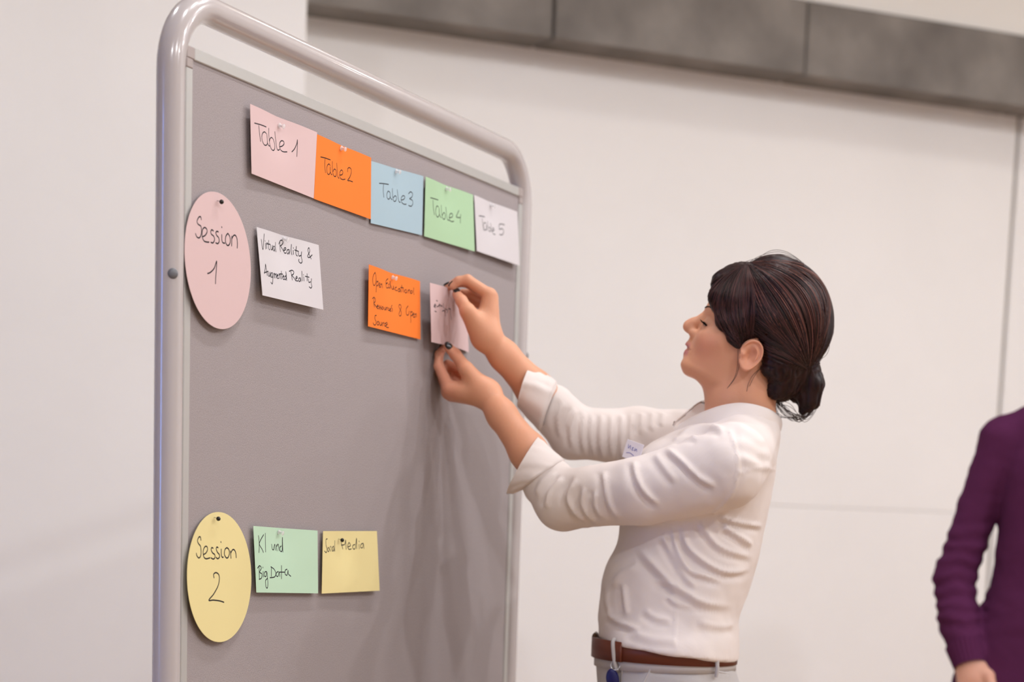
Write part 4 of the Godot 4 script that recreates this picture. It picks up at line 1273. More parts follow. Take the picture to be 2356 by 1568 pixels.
func woman_hair(p: Node3D) -> void:
	var f := Field.new()
	f.capsule(Vector3(-0.1207, 1.6050, -0.0140), Vector3(-0.1215, 1.6081, 0.0140), 0.0735, 0.0735, 0.012)
	f.capsule(Vector3(-0.1464, 1.5786, -0.0160), Vector3(-0.1474, 1.5819, 0.0160), 0.0770, 0.0770, 0.03)
	f.capsule(Vector3(-0.0738, 1.5990, -0.0180), Vector3(-0.0743, 1.6030, 0.0180), 0.0625, 0.0625, 0.010)
	f.capsule(Vector3(-0.0579, 1.6138, -0.0160), Vector3(-0.0582, 1.6174, 0.0160), 0.0475, 0.0475, 0.012)
	f.capsule(Vector3(-0.1659, 1.5436, -0.0120), Vector3(-0.1668, 1.5458, 0.0120), 0.0560, 0.0560, 0.03)
	for s in [-1.0, 1.0]:
		# the fringe, swept from the parting past the temple to the ear
		f.chain([Vector3(-0.0594, 1.6426, 0.0240 * s), Vector3(-0.0311, 1.6283, 0.0400 * s), Vector3(-0.0233, 1.5999, 0.0540 * s), Vector3(-0.0358, 1.5593, 0.0640 * s), Vector3(-0.0552, 1.5296, 0.0700 * s), Vector3(-0.0633, 1.5178, 0.0720 * s)], [0.017, 0.0165, 0.0145, 0.0125, 0.0095, 0.006], 0.014)
		f.chain([Vector3(-0.0730, 1.6345, 0.0450 * s), Vector3(-0.0506, 1.5952, 0.0620 * s), Vector3(-0.0614, 1.5582, 0.0660 * s), Vector3(-0.0805, 1.5380, 0.0660 * s)], [0.020, 0.018, 0.0155, 0.011], 0.018)
		f.chain([Vector3(-0.0961, 1.6188, 0.0580 * s), Vector3(-0.0998, 1.5700, 0.0680 * s), Vector3(-0.1228, 1.5341, 0.0640 * s)], [0.022, 0.018, 0.016], 0.02)
		# behind the ear to the tie
		f.chain([Vector3(-0.1290, 1.5602, 0.0620 * s), Vector3(-0.1545, 1.5179, 0.0460 * s), Vector3(-0.1850, 1.4873, 0.0100 * s)], [0.030, 0.030, 0.018], 0.02)
		f.chain([Vector3(-0.1212, 1.5116, 0.0580 * s), Vector3(-0.1362, 1.4889, 0.0500 * s), Vector3(-0.1808, 1.4796, 0.0100 * s)], [0.017, 0.020, 0.016], 0.02)
		f.chain([Vector3(-0.1169, 1.4790, 0.0560 * s), Vector3(-0.1420, 1.4719, 0.0400 * s), Vector3(-0.1811, 1.4753, 0.0080 * s)], [0.013, 0.018, 0.015], 0.016)
		f.chain([Vector3(-0.1284, 1.4434, 0.0360 * s), Vector3(-0.1473, 1.4519, 0.0280 * s), Vector3(-0.1815, 1.4709, 0.0060 * s)], [0.014, 0.018, 0.015], 0.016)
	# the tail folded below the tie
	f.chain([Vector3(-0.1857, 1.4835, 0.0000), Vector3(-0.1943, 1.4592, -0.0060), Vector3(-0.1928, 1.4321, -0.0040), Vector3(-0.1819, 1.4124, 0.0000)], [0.018, 0.021, 0.017, 0.007], 0.012)
	f.chain([Vector3(-0.1859, 1.4840, 0.0060), Vector3(-0.1700, 1.4587, -0.0040), Vector3(-0.1670, 1.4357, 0.0040)], [0.018, 0.017, 0.008], 0.012)
	var s := Surface.new()
	s.net(f, Vector3(-0.30, 1.36, -0.13), Vector3(0.03, 1.74, 0.13), 0.0028)
	var noise := FastNoiseLite.new()
	noise.seed = 5
	noise.noise_type = FastNoiseLite.TYPE_SIMPLEX_SMOOTH
	noise.frequency = 1.0
	noise.fractal_octaves = 3
	var part := Vector2(-0.0695, 1.6606)
	var temple := Vector2(-0.0760, 1.5050)
	var tie := Vector2(-0.1873, 1.4806)
	s.colors.resize(s.verts.size())
	for i in s.verts.size():
		var v := s.verts[i]
		var q := Vector2(v.x, v.y)
		var share := smoothstep(-0.012, 0.020, q.x - lerpf(part.x, temple.x, clampf((part.y - q.y) / (part.y - temple.y), 0.0, 1.0)) + 0.012)
		# strands follow arcs between the parting and where they are gathered
		var a := (part - q).angle_to(temple - q)
		var b := (part - q).angle_to(tie - q)
		var n1 := noise.get_noise_2d(a * 13.0, v.z * 5.0)
		var n2 := noise.get_noise_2d(b * 14.0 + 40.0, v.z * 5.0)
		var n := lerpf(n2, n1, share)
		if q.distance_to(tie) < 0.07 and q.y < tie.y:
			n = noise.get_noise_2d(q.x * 90.0, v.z * 90.0 + q.y * 12.0)
		s.verts[i] = v + s.norms[i] * n * lerpf(0.0030, 0.0014, share)
		s.colors[i] = Color(0.008, 0.003, 0.004).lerp(Color(0.026, 0.0095, 0.0095), clampf(0.5 + n * 1.1, 0.0, 1.0))
	s.normals()
	var m := paint("dark auburn hair", Color.WHITE, 0.42, 0.32)
	m.vertex_color_use_as_albedo = true
	var h := put("hair", s.mesh(), m, p)
	hair_strands(h, f, part, temple, tie)
	# loose strands and loops of the folded tail
	var rng := RandomNumberGenerator.new()
	rng.seed = 77
	var fine := paint("loose hair strand", Color(0.17, 0.09, 0.085), 0.45, 0.5)
	var strands := [
		[Vector3(-0.0663, 1.6581, -0.0200), Vector3(-0.0904, 1.6749, -0.0200), Vector3(-0.1240, 1.6837, -0.0200), Vector3(-0.1543, 1.6735, -0.0300), Vector3(-0.1796, 1.6519, -0.0300)],
		[Vector3(-0.0874, 1.6742, 0.0100), Vector3(-0.1133, 1.6897, 0.0100), Vector3(-0.1413, 1.6860, 0.0000), Vector3(-0.1711, 1.6673, 0.0000)],
		[Vector3(-0.0984, 1.6719, -0.0100), Vector3(-0.1245, 1.6813, -0.0100), Vector3(-0.1587, 1.6704, -0.0200), Vector3(-0.1947, 1.6327, -0.0200)],
		[Vector3(-0.1632, 1.6659, -0.0100), Vector3(-0.1933, 1.6413, -0.0100), Vector3(-0.2150, 1.6046, -0.0100), Vector3(-0.2242, 1.5751, -0.0100)],
		[Vector3(-0.0496, 1.6562, -0.0200), Vector3(-0.0719, 1.6671, -0.0200), Vector3(-0.0943, 1.6735, -0.0200)],
		[Vector3(-0.1702, 1.6591, -0.0300), Vector3(-0.2007, 1.6243, -0.0300), Vector3(-0.2200, 1.5851, -0.0200), Vector3(-0.2279, 1.5518, -0.0200), Vector3(-0.2241, 1.5383, -0.0200)],
		[Vector3(-0.1955, 1.6179, -0.0200), Vector3(-0.2217, 1.5814, -0.0200), Vector3(-0.2275, 1.5565, -0.0100), Vector3(-0.2195, 1.5227, -0.0100)],
		[Vector3(-0.2106, 1.5514, -0.0200), Vector3(-0.2216, 1.5293, -0.0200), Vector3(-0.2186, 1.5114, -0.0100), Vector3(-0.2055, 1.5013, -0.0100)],
		[Vector3(-0.1941, 1.4883, -0.0100), Vector3(-0.2054, 1.5043, -0.0100), Vector3(-0.2114, 1.5060, -0.0100), Vector3(-0.2067, 1.4976, -0.0200)],
		[Vector3(-0.1973, 1.4846, -0.0100), Vector3(-0.2100, 1.4759, -0.0100), Vector3(-0.2124, 1.4587, -0.0100), Vector3(-0.2057, 1.4434, -0.0100)],
		[Vector3(-0.0620, 1.5128, -0.0780), Vector3(-0.0627, 1.4836, -0.0740), Vector3(-0.0585, 1.4632, -0.0680), Vector3(-0.0466, 1.4447, -0.0620)],
		[Vector3(-0.0658, 1.5114, -0.0790), Vector3(-0.0656, 1.4851, -0.0750), Vector3(-0.0607, 1.4647, -0.0690), Vector3(-0.0488, 1.4470, -0.0620)],
		[Vector3(-0.0993, 1.4776, -0.0680), Vector3(-0.0894, 1.4673, -0.0640), Vector3(-0.0833, 1.4540, -0.0600), Vector3(-0.0810, 1.4406, -0.0580)],
		[Vector3(-0.1015, 1.4792, -0.0680), Vector3(-0.0925, 1.4659, -0.0630), Vector3(-0.0851, 1.4496, -0.0590)],
	]
	for i in 26:
		var d := rng.randf_range(-1, 1)
		var e := rng.randf()
		strands.append([
			Vector3(-0.1727, 1.4681, 0.0000) + Vector3(0.02 * d, 0, 0.018 * d), Vector3(-0.1376, 1.4369, 0.0000) + Vector3(0.03 * e - 0.01, 0.012 * d, 0.022 * d),
			Vector3(-0.1524, 1.4176, 0.0000) + Vector3(0.016 * d, 0.02 * e - 0.012, 0.02 * d), Vector3(-0.1822, 1.4055, 0.0000) + Vector3(0.012 * d, -0.012 * e, 0.016 * d),
			Vector3(-0.2009, 1.4288, 0.0000) + Vector3(-0.008 * e, 0.01 * d, 0.012 * d), Vector3(-0.1944, 1.4626, 0.0000) + Vector3(0.008 * d, 0, 0.01 * d)])
	for q in strands:
		put("strand", sweep(curve_points(q, 6), PackedFloat32Array([0.00042]), 5), fine, h)
	var band := lathe(PackedVector2Array([Vector2(0.016, -0.006), Vector2(0.0225, -0.005), Vector2(0.024, 0.0), Vector2(0.0225, 0.005), Vector2(0.016, 0.006)]), 24)
	var out := (Vector3(-0.1946, 1.4596, 0.0000) - Vector3(-0.1775, 1.4939, 0.0000)).normalized()
	var bx := out.cross(Vector3(0, 0, 1)).normalized()
	put("hair_tie", band, paint("black hair tie", Color(0.03, 0.03, 0.06), 0.7), p, Transform3D(Basis(bx, out.cross(bx), out), Vector3(-0.1867, 1.4790, 0.0000)))


func hair_strands(h: Node3D, f: Field, part: Vector2, temple: Vector2, tie: Vector2) -> void:
	# single strands laid over the surface, each along an arc from the parting to where the hair is gathered
	var rng := RandomNumberGenerator.new()
	rng.seed = 31
	var all := PackedInt32Array(range(f.kind.size()))
	var st := SurfaceTool.new()
	st.begin(Mesh.PRIMITIVE_TRIANGLES)
	for i in 900:
		var side := -1.0 if i % 3 < 2 else 1.0
		var family := (i / 3) % 4
		var start := part
		var goal := tie
		var bow := rng.randf_range(-0.12, 0.50)
		var from := rng.randf_range(0.01, 0.4)
		if family == 0 or family == 1:
			goal = temple + Vector2(rng.randf_range(-0.012, 0.012), rng.randf_range(-0.004, 0.02))
			bow = -rng.randf_range(-0.10, 0.62)
		elif family == 2:
			start = part.lerp(temple, rng.randf_range(0.1, 0.95)) + Vector2(-0.006, 0.0)
			bow = rng.randf_range(-0.04, 0.06)
			from = rng.randf_range(0.0, 0.25)
		var chord := goal - start
		var across := Vector2(chord.y, -chord.x)
		var to := rng.randf_range(0.6, 0.98)
		var path := PackedVector3Array()
		for j in 16:
			var t := lerpf(from, to, j / 15.0)
			var q := start + chord * t + across * bow * 4.0 * t * (1.0 - t)
			# walk in from the side until the surface is met
			var z := 0.125
			var hit := false
			for n in 24:
				var d := f.value(Vector3(q.x, q.y, z * side), all)
				if d < 0.0004:
					hit = true
					break
				z -= maxf(d * 0.8, 0.0006)
				if z < 0.0:
					break
			if hit:
				path.append(Vector3(q.x, q.y, (z + 0.0006) * side))
			elif path.size() > 0:
				break
		if path.size() < 5:
			continue
		var r := rng.randf_range(0.0005, 0.0011)
		var radii := PackedFloat32Array()
		for j in path.size():
			radii.append(r * (0.25 + 0.75 * sin(PI * (j + 0.5) / path.size())))
		var c := Color(0.007, 0.003, 0.0035).lerp(Color(0.20, 0.075, 0.058) if family == 3 else Color(0.075, 0.026, 0.024), pow(rng.randf(), 1.8))
		add_sweep(st, path, radii, 5, false, 1.0, c)
	st.generate_normals()
	var m := paint("auburn hair strands", Color.WHITE, 0.38, 0.36)
	m.vertex_color_use_as_albedo = true
	var o := put("strands", st.commit(), m, h)
	o.set_meta("kind", "stuff")


func shirt_material() -> StandardMaterial3D:
	var m := paint("white shirt cotton", Color(0.88, 0.845, 0.83), 0.8, 0.25)
	m.normal_enabled = true
	m.normal_texture = noise_map(0.2, 2, 51, 512, 2.0)
	m.normal_scale = 0.15
	m.uv1_triplanar = true
	m.uv1_scale = Vector3(6, 6, 6)
	m.rim_enabled = true
	m.rim = 0.15
	return m


func woman_shirt(p: Node3D) -> void:
	var f := Field.new()
	f.loft([
		[0.9409, 0.0326, 0.1240, 0.1240, .187],
		[0.9704, 0.0351, 0.1259, 0.1259, .186],
		[1.0007, 0.0373, 0.1266, 0.1266, .177],
		[1.0176, 0.0376, 0.1261, 0.1261, .162],
		[1.0432, 0.0380, 0.1275, 0.1275, .152],
		[1.0905, 0.0296, 0.1323, 0.1323, .142],
		[1.1299, 0.0204, 0.1336, 0.1336, .136],
		[1.1708, 0.0077, 0.1297, 0.1297, .130],
		[1.1992, 0.0048, 0.1298, 0.1298, .131],
		[1.2508, 0.0017, 0.1349, 0.1349, .138],
		[1.3050, -0.0098, 0.1307, 0.1307, .150],
		[1.3439, -0.0262, 0.1160, 0.1160, .146],
		[1.3674, -0.0465, 0.0984, 0.0984, .105],
		[1.3870, -0.0645, 0.0786, 0.0786, .072],
	], 0.04, 2.2)
	var hem_front := Vector2(0.1581, 0.9968)
	var hem_back := Vector2(-0.0832, 0.9676)
	var hem := hem_front - hem_back
	# shoulders
	f.capsule(Vector3(-0.0850, 1.3650, -0.0450), Vector3(-0.0632, 1.3204, -0.1380), 0.034, 0.066, 0.04)
	f.capsule(Vector3(-0.0722, 1.3733, 0.0450), Vector3(-0.0384, 1.3560, 0.1380), 0.034, 0.062, 0.04)
	f.chain([NEAR_ARM[0], NEAR_ARM[1], NEAR_ARM[2], Vector3(0.2630, 1.2711, -0.0360)], [0.070, 0.058, 0.052, 0.047], 0.010)
	f.chain([FAR_ARM[0], FAR_ARM[1], FAR_ARM[2], Vector3(0.2725, 1.4099, 0.1260)], [0.062, 0.054, 0.047, 0.045], 0.012)
	f.plane(Vector3(hem.y, -hem.x, 0), Vector3(hem_front.x, hem_front.y, 0), 0.006)
	var s := Surface.new()
	s.net(f, Vector3(-0.25, 0.93, -0.26), Vector3(0.44, 1.5, 0.30), 0.0040, Transform3D.IDENTITY, 1.7)
	fold_cloth(s)
	put("shirt", s.mesh(), shirt_material(), p)
	collar(p)
	# turned-back cuffs
	cuff(p, [
		[Vector3(0.2935, 1.3013, -0.0200), Vector3(0.0195, -0.0251, 0), 0.040], [Vector3(0.3095, 1.3055, -0.0180), Vector3(0.0237, -0.0422, 0), 0.047], [Vector3(0.3118, 1.3031, -0.0180), Vector3(0.0273, -0.0508, 0), 0.053],
		[Vector3(0.2963, 1.2950, -0.0220), Vector3(0.0307, -0.0431, 0), 0.056], [Vector3(0.2760, 1.2855, -0.0260), Vector3(0.0390, -0.0287, 0), 0.060], [Vector3(0.2711, 1.2849, -0.0280), Vector3(0.0306, -0.0216, 0), 0.047]], 3)
	cuff(p, [
		[Vector3(0.3090, 1.4438, 0.1020), Vector3(0.0072, -0.0272, 0), 0.036], [Vector3(0.3233, 1.4494, 0.0980), Vector3(0.0094, -0.0336, 0), 0.041], [Vector3(0.3249, 1.4486, 0.0980), Vector3(0.0109, -0.0376, 0), 0.047],
		[Vector3(0.3058, 1.4347, 0.1060), Vector3(0.0131, -0.0433, 0), 0.051], [Vector3(0.2813, 1.4152, 0.1120), Vector3(0.0147, -0.0450, 0), 0.054], [Vector3(0.2764, 1.4122, 0.1120), Vector3(0.0118, -0.0353, 0), 0.045]], 8)


func cuff(p: Node3D, rings: Array, seed_: int) -> void:
	var noise := FastNoiseLite.new()
	noise.seed = seed_
	noise.frequency = 1.0
	var st := SurfaceTool.new()
	st.begin(Mesh.PRIMITIVE_TRIANGLES)
	st.set_smooth_group(0)
	var n := 48
	var loops := []
	var per := 5
	for i in rings.size() - 1:
		for j in (per if i < rings.size() - 2 else per + 1):
			var t := float(j) / per
			var c: Vector3 = rings[i][0].lerp(rings[i + 1][0], t)
			var h: Vector3 = rings[i][1].lerp(rings[i + 1][1], t)
			var d: float = lerpf(rings[i][2], rings[i + 1][2], t)
			var loop := PackedVector3Array()
			for k in n:
				var a := TAU * k / n
				var w := 1.0 + 0.07 * noise.get_noise_2d(cos(a) * 1.6 + i * 0.35 + t * 0.35, sin(a) * 1.6)
				loop.append(c + (h * cos(a) + Vector3(0, 0, -d) * sin(a)) * w)
			loops.append([c, loop])
	for i in loops.size() - 1:
		for k in n:
			var a: Vector3 = loops[i][1][k]
			var b: Vector3 = loops[i][1][(k + 1) % n]
			var c: Vector3 = loops[i + 1][1][(k + 1) % n]
			var d: Vector3 = loops[i + 1][1][k]
			quad(st, a, b, c, d, (a - loops[i][0]) if i >= per else (a - loops[i][0]) * -1.0 + (loops[0][0] - loops[i + 1][0]) * 0.0)
	st.generate_normals()
	put("cuff", st.commit(), shirt_material(), p)


func collar(p: Node3D) -> void:
	var top := curve_points([Vector3(0.0444, 1.3910, 0.0350), Vector3(0.0200, 1.4139, 0.0720), Vector3(-0.0083, 1.4334, 0.0860), Vector3(-0.0695, 1.4402, 0.0820), Vector3(-0.1205, 1.4242, 0.0500), Vector3(-0.1441, 1.4007, 0.0000), Vector3(-0.1238, 1.4112, -0.0450), Vector3(-0.0957, 1.4184, -0.0620), Vector3(-0.0682, 1.4203, -0.0670), Vector3(-0.0382, 1.4152, -0.0640), Vector3(-0.0121, 1.4061, -0.0540), Vector3(0.0142, 1.3941, -0.0400), Vector3(0.0368, 1.3806, -0.0250)], 6)
	var low := curve_points([Vector3(0.0403, 1.3737, 0.0250), Vector3(0.0164, 1.3927, 0.0520), Vector3(-0.0097, 1.4042, 0.0640), Vector3(-0.0710, 1.4090, 0.0780), Vector3(-0.1259, 1.3968, 0.0520), Vector3(-0.1411, 1.3701, 0.0000), Vector3(-0.1223, 1.3763, -0.0520), Vector3(-0.0987, 1.3820, -0.0740), Vector3(-0.0700, 1.3808, -0.0820), Vector3(-0.0341, 1.3740, -0.0780), Vector3(-0.0040, 1.3664, -0.0620), Vector3(0.0239, 1.3559, -0.0420), Vector3(0.0467, 1.3438, -0.0250)], 6)
	var st := SurfaceTool.new()
	st.begin(Mesh.PRIMITIVE_TRIANGLES)
	st.set_smooth_group(0)
	var mid := Vector3(-0.0703, 1.3986, 0.0000)
	var n := 6
	var rows := []
	for side in [1.0, -1.0]:
		for j in n + 1:
			var t := float(j) / n
			var row := PackedVector3Array()
			for i in top.size():
				var v := top[i].lerp(low[i], t)
				var out := Vector3(v.x - mid.x, 0.0, v.z - mid.z).normalized()
				row.append(v + out * (0.004 * sin(PI * t) + 0.0012 * side))
			if side < 0.0:
				rows.insert(0, row)
			else:
				rows.append(row)
	for j in rows.size() - 1:
		for i in top.size() - 1:
			var a: Vector3 = rows[j][i]
			var out := Vector3(a.x - mid.x, 0.2, a.z - mid.z)
			if j < n:
				out = -out
			elif j == n:
				out = Vector3(0, 1, 0)
			quad(st, a, rows[j][i + 1], rows[j + 1][i + 1], rows[j + 1][i], out)
	st.generate_normals()
	put("collar", st.commit(), shirt_material(), p)


# folds of the shirt as seen from her near side: points (forward, up), then height and width in metres
const FOLDS := [
	[[Vector2(0.0567, 1.3355), Vector2(0.0268, 1.3142), Vector2(-0.0069, 1.2854), Vector2(-0.0362, 1.2710)], 0.0055, 0.0053],
	[[Vector2(0.1067, 1.3128), Vector2(0.1012, 1.2872), Vector2(0.0866, 1.2612), Vector2(0.0573, 1.2378)], 0.0059, 0.0052],
	[[Vector2(0.1588, 1.2954), Vector2(0.1549, 1.2685), Vector2(0.1454, 1.2375), Vector2(0.1238, 1.2098)], 0.0055, 0.0053],
	[[Vector2(0.2323, 1.2840), Vector2(0.2536, 1.2552), Vector2(0.2610, 1.2246)], 0.0053, 0.0052],
	[[Vector2(0.2038, 1.2808), Vector2(0.2211, 1.2493), Vector2(0.2085, 1.2217), Vector2(0.1824, 1.2035)], 0.0058, 0.0052],
	[[Vector2(0.1904, 1.2659), Vector2(0.1957, 1.2431), Vector2(0.1871, 1.2208), Vector2(0.1650, 1.2033)], 0.0044, 0.0045],
	[[Vector2(0.1710, 1.2590), Vector2(0.1724, 1.2363), Vector2(0.1578, 1.2142)], 0.0036, 0.0042],
	[[Vector2(0.2433, 1.2915), Vector2(0.2696, 1.2717), Vector2(0.2827, 1.2484)], 0.0040, 0.0045],
	[[Vector2(0.0363, 1.3597), Vector2(0.0078, 1.3722), Vector2(-0.0248, 1.3732), Vector2(-0.0453, 1.3643)], 0.0053, 0.0052],
	[[Vector2(0.0445, 1.3520), Vector2(0.0224, 1.3555), Vector2(-0.0006, 1.3540)], 0.0038, 0.0045],
	[[Vector2(0.0728, 1.3266), Vector2(0.0532, 1.3016), Vector2(0.0298, 1.2767)], 0.0032, 0.0060],
	[[Vector2(-0.0635, 1.3534), Vector2(-0.0926, 1.3419), Vector2(-0.1260, 1.3221)], 0.0032, 0.0082],
	[[Vector2(-0.0717, 1.3229), Vector2(-0.1007, 1.3134), Vector2(-0.1290, 1.3073)], 0.0023, 0.0077],
	[[Vector2(-0.0623, 1.3735), Vector2(-0.0889, 1.3632), Vector2(-0.1166, 1.3427)], 0.0025, 0.0077],
	[[Vector2(-0.0402, 1.2226), Vector2(-0.0745, 1.2134), Vector2(-0.1226, 1.2076)], 0.0046, 0.0043],
	[[Vector2(-0.0507, 1.2066), Vector2(-0.0756, 1.1918), Vector2(-0.1062, 1.1723)], 0.0053, 0.0052],
	[[Vector2(-0.0069, 1.2156), Vector2(-0.0261, 1.1902), Vector2(-0.0528, 1.1671), Vector2(-0.1115, 1.1525)], 0.0046, 0.0052],
	[[Vector2(0.0167, 1.2089), Vector2(0.0113, 1.1733), Vector2(-0.0177, 1.1458), Vector2(-0.0593, 1.1274), Vector2(-0.1040, 1.1339)], 0.0061, 0.0052],
	[[Vector2(0.0344, 1.2023), Vector2(0.0267, 1.1646), Vector2(0.0049, 1.1293), Vector2(-0.0188, 1.1211), Vector2(-0.0601, 1.1116)], 0.0053, 0.0050],
	[[Vector2(0.0556, 1.1897), Vector2(0.0387, 1.1642), Vector2(0.0113, 1.1208), Vector2(-0.0109, 1.0983)], 0.0048, 0.0057],
	[[Vector2(0.1001, 1.1678), Vector2(0.0705, 1.1388), Vector2(0.0364, 1.1079), Vector2(0.0076, 1.0894), Vector2(-0.0210, 1.0738), Vector2(-0.0810, 1.0663)], 0.0067, 0.0069],
	[[Vector2(0.0666, 1.1091), Vector2(0.0400, 1.1040), Vector2(0.0248, 1.0865)], 0.0042, 0.0043],
	[[Vector2(0.0389, 1.0840), Vector2(0.0248, 1.0718), Vector2(-0.0094, 1.0655)], 0.0038, 0.0043],
	[[Vector2(0.1532, 1.0483), Vector2(0.1197, 1.0328), Vector2(0.0814, 1.0219)], 0.0046, 0.0052],
	[[Vector2(0.1180, 1.1017), Vector2(0.1127, 1.0675), Vector2(0.1087, 1.0447)], 0.0042, 0.0052],
	[[Vector2(0.1471, 1.0919), Vector2(0.1476, 1.0648), Vector2(0.1358, 1.0420)], 0.0038, 0.0052],
	[[Vector2(0.0932, 1.1330), Vector2(0.1225, 1.1163), Vector2(0.1394, 1.0921)], 0.0038, 0.0065],
	[[Vector2(-0.0106, 1.0400), Vector2(-0.0487, 1.0325), Vector2(-0.0798, 1.0339)], 0.0032, 0.0060],
	[[Vector2(0.0808, 1.0591), Vector2(0.0575, 1.0449), Vector2(0.0310, 1.0422)], 0.0029, 0.0060],
	[[Vector2(0.1107, 1.0188), Vector2(0.0635, 1.0084), Vector2(0.0181, 1.0072)], 0.0032, 0.0060],
]
# seams: narrow raised lines
const SEAMS := [
	[[Vector2(-0.0544, 1.3647), Vector2(-0.0667, 1.3311), Vector2(-0.0703, 1.2964), Vector2(-0.0612, 1.2567), Vector2(-0.0340, 1.2274)], 0.0022, 0.0026],
	[[Vector2(-0.0708, 1.2950), Vector2(-0.1016, 1.3037), Vector2(-0.1377, 1.3078)], 0.0016, 0.0024],
	[[Vector2(0.0234, 1.1251), Vector2(0.0224, 1.0688), Vector2(0.0253, 1.0008)], 0.0016, 0.0022],
]
# rings of gathered cloth round the far sleeve
const FAR_FOLDS := [
	[[Vector2(0.2485, 1.4225), Vector2(0.2595, 1.3946), Vector2(0.2540, 1.3553)], 0.0034, 0.0045], [[Vector2(0.2280, 1.4128), Vector2(0.2372, 1.3795), Vector2(0.2307, 1.3362)], 0.0040, 0.0042],
	[[Vector2(0.2118, 1.4078), Vector2(0.2160, 1.3722), Vector2(0.2086, 1.3250)], 0.0042, 0.0038], [[Vector2(0.1980, 1.4058), Vector2(0.1996, 1.3648), Vector2(0.1915, 1.3207)], 0.0034, 0.0034],
	[[Vector2(0.1804, 1.4055), Vector2(0.1820, 1.3653), Vector2(0.1753, 1.3181)], 0.0042, 0.0038], [[Vector2(0.1628, 1.4060), Vector2(0.1627, 1.3658), Vector2(0.1576, 1.3186)], 0.0034, 0.0034],
	[[Vector2(0.1436, 1.4073), Vector2(0.1435, 1.3664), Vector2(0.1400, 1.3191)], 0.0042, 0.0038], [[Vector2(0.1261, 1.4086), Vector2(0.1259, 1.3669), Vector2(0.1227, 1.3275)], 0.0036, 0.0036],
	[[Vector2(0.1069, 1.4099), Vector2(0.1083, 1.3674)], 0.0040, 0.0040], [[Vector2(0.0878, 1.4112), Vector2(0.0895, 1.3758)], 0.0036, 0.0040], [[Vector2(0.0687, 1.4125), Vector2(0.0707, 1.3842)], 0.0034, 0.0040],
]


func fold_cloth(s: Surface) -> void:
	var lines := []
	for set_ in [[FOLDS, 0], [SEAMS, 1], [FAR_FOLDS, 2]]:
		for q in set_[0]:
			var pts := PackedVector2Array()
			var src: Array = q[0]
			for i in src.size() - 1:
				var p0: Vector2 = src[maxi(i - 1, 0)]
				var p3: Vector2 = src[mini(i + 2, src.size() - 1)]
				for j in 4:
					pts.append(src[i].cubic_interpolate(src[i + 1], p0, p3, j / 4.0))
			pts.append(src[src.size() - 1])
			var box := Rect2(pts[0], Vector2.ZERO)
			for v in pts:
				box = box.expand(v)
			lines.append([pts, q[1], q[2], box.grow(q[2] * 4.0), set_[1]])
	var noise := FastNoiseLite.new()
	noise.seed = 9
	noise.frequency = 9.0
	noise.fractal_octaves = 3
	for i in s.verts.size():
		var v := s.verts[i]
		var q := Vector2(v.x, v.y)
		var near := 1.0 - smoothstep(-0.03, 0.03, v.z)
		var far := smoothstep(0.05, 0.09, v.z) * smoothstep(0.02, 0.05, v.x)
		var d := noise.get_noise_3d(v.x, v.y, v.z) * 0.0035
		for l in lines:
			if not l[3].has_point(q):
				continue
			var share := far if l[4] == 2 else near
			if share <= 0.0:
				continue
			var pts: PackedVector2Array = l[0]
			var best := 1e9
			var side := 1.0
			var along := 0.0
			for j in pts.size() - 1:
				var c := Geometry2D.get_closest_point_to_segment(q, pts[j], pts[j + 1])
				var dist := q.distance_squared_to(c)
				if dist < best:
					best = dist
					side = signf((pts[j + 1] - pts[j]).cross(q - pts[j]))
					along = (j + pts[j].distance_to(c) / maxf(pts[j].distance_to(pts[j + 1]), 1e-6)) / (pts.size() - 1)
			best = sqrt(best)
			var w: float = l[2]
			var fade := 1.0 if l[4] == 1 else smoothstep(0.0, 0.22, along) * smoothstep(1.0, 0.78, along)
			var h := exp(-pow(best / w, 2.0))
			if l[4] != 1:
				h -= 0.75 * exp(-pow((best * side - w * 1.9) / (w * 1.1), 2.0))
			d += h * l[1] * share * fade
		s.verts[i] = v + s.norms[i] * d
	s.normals()


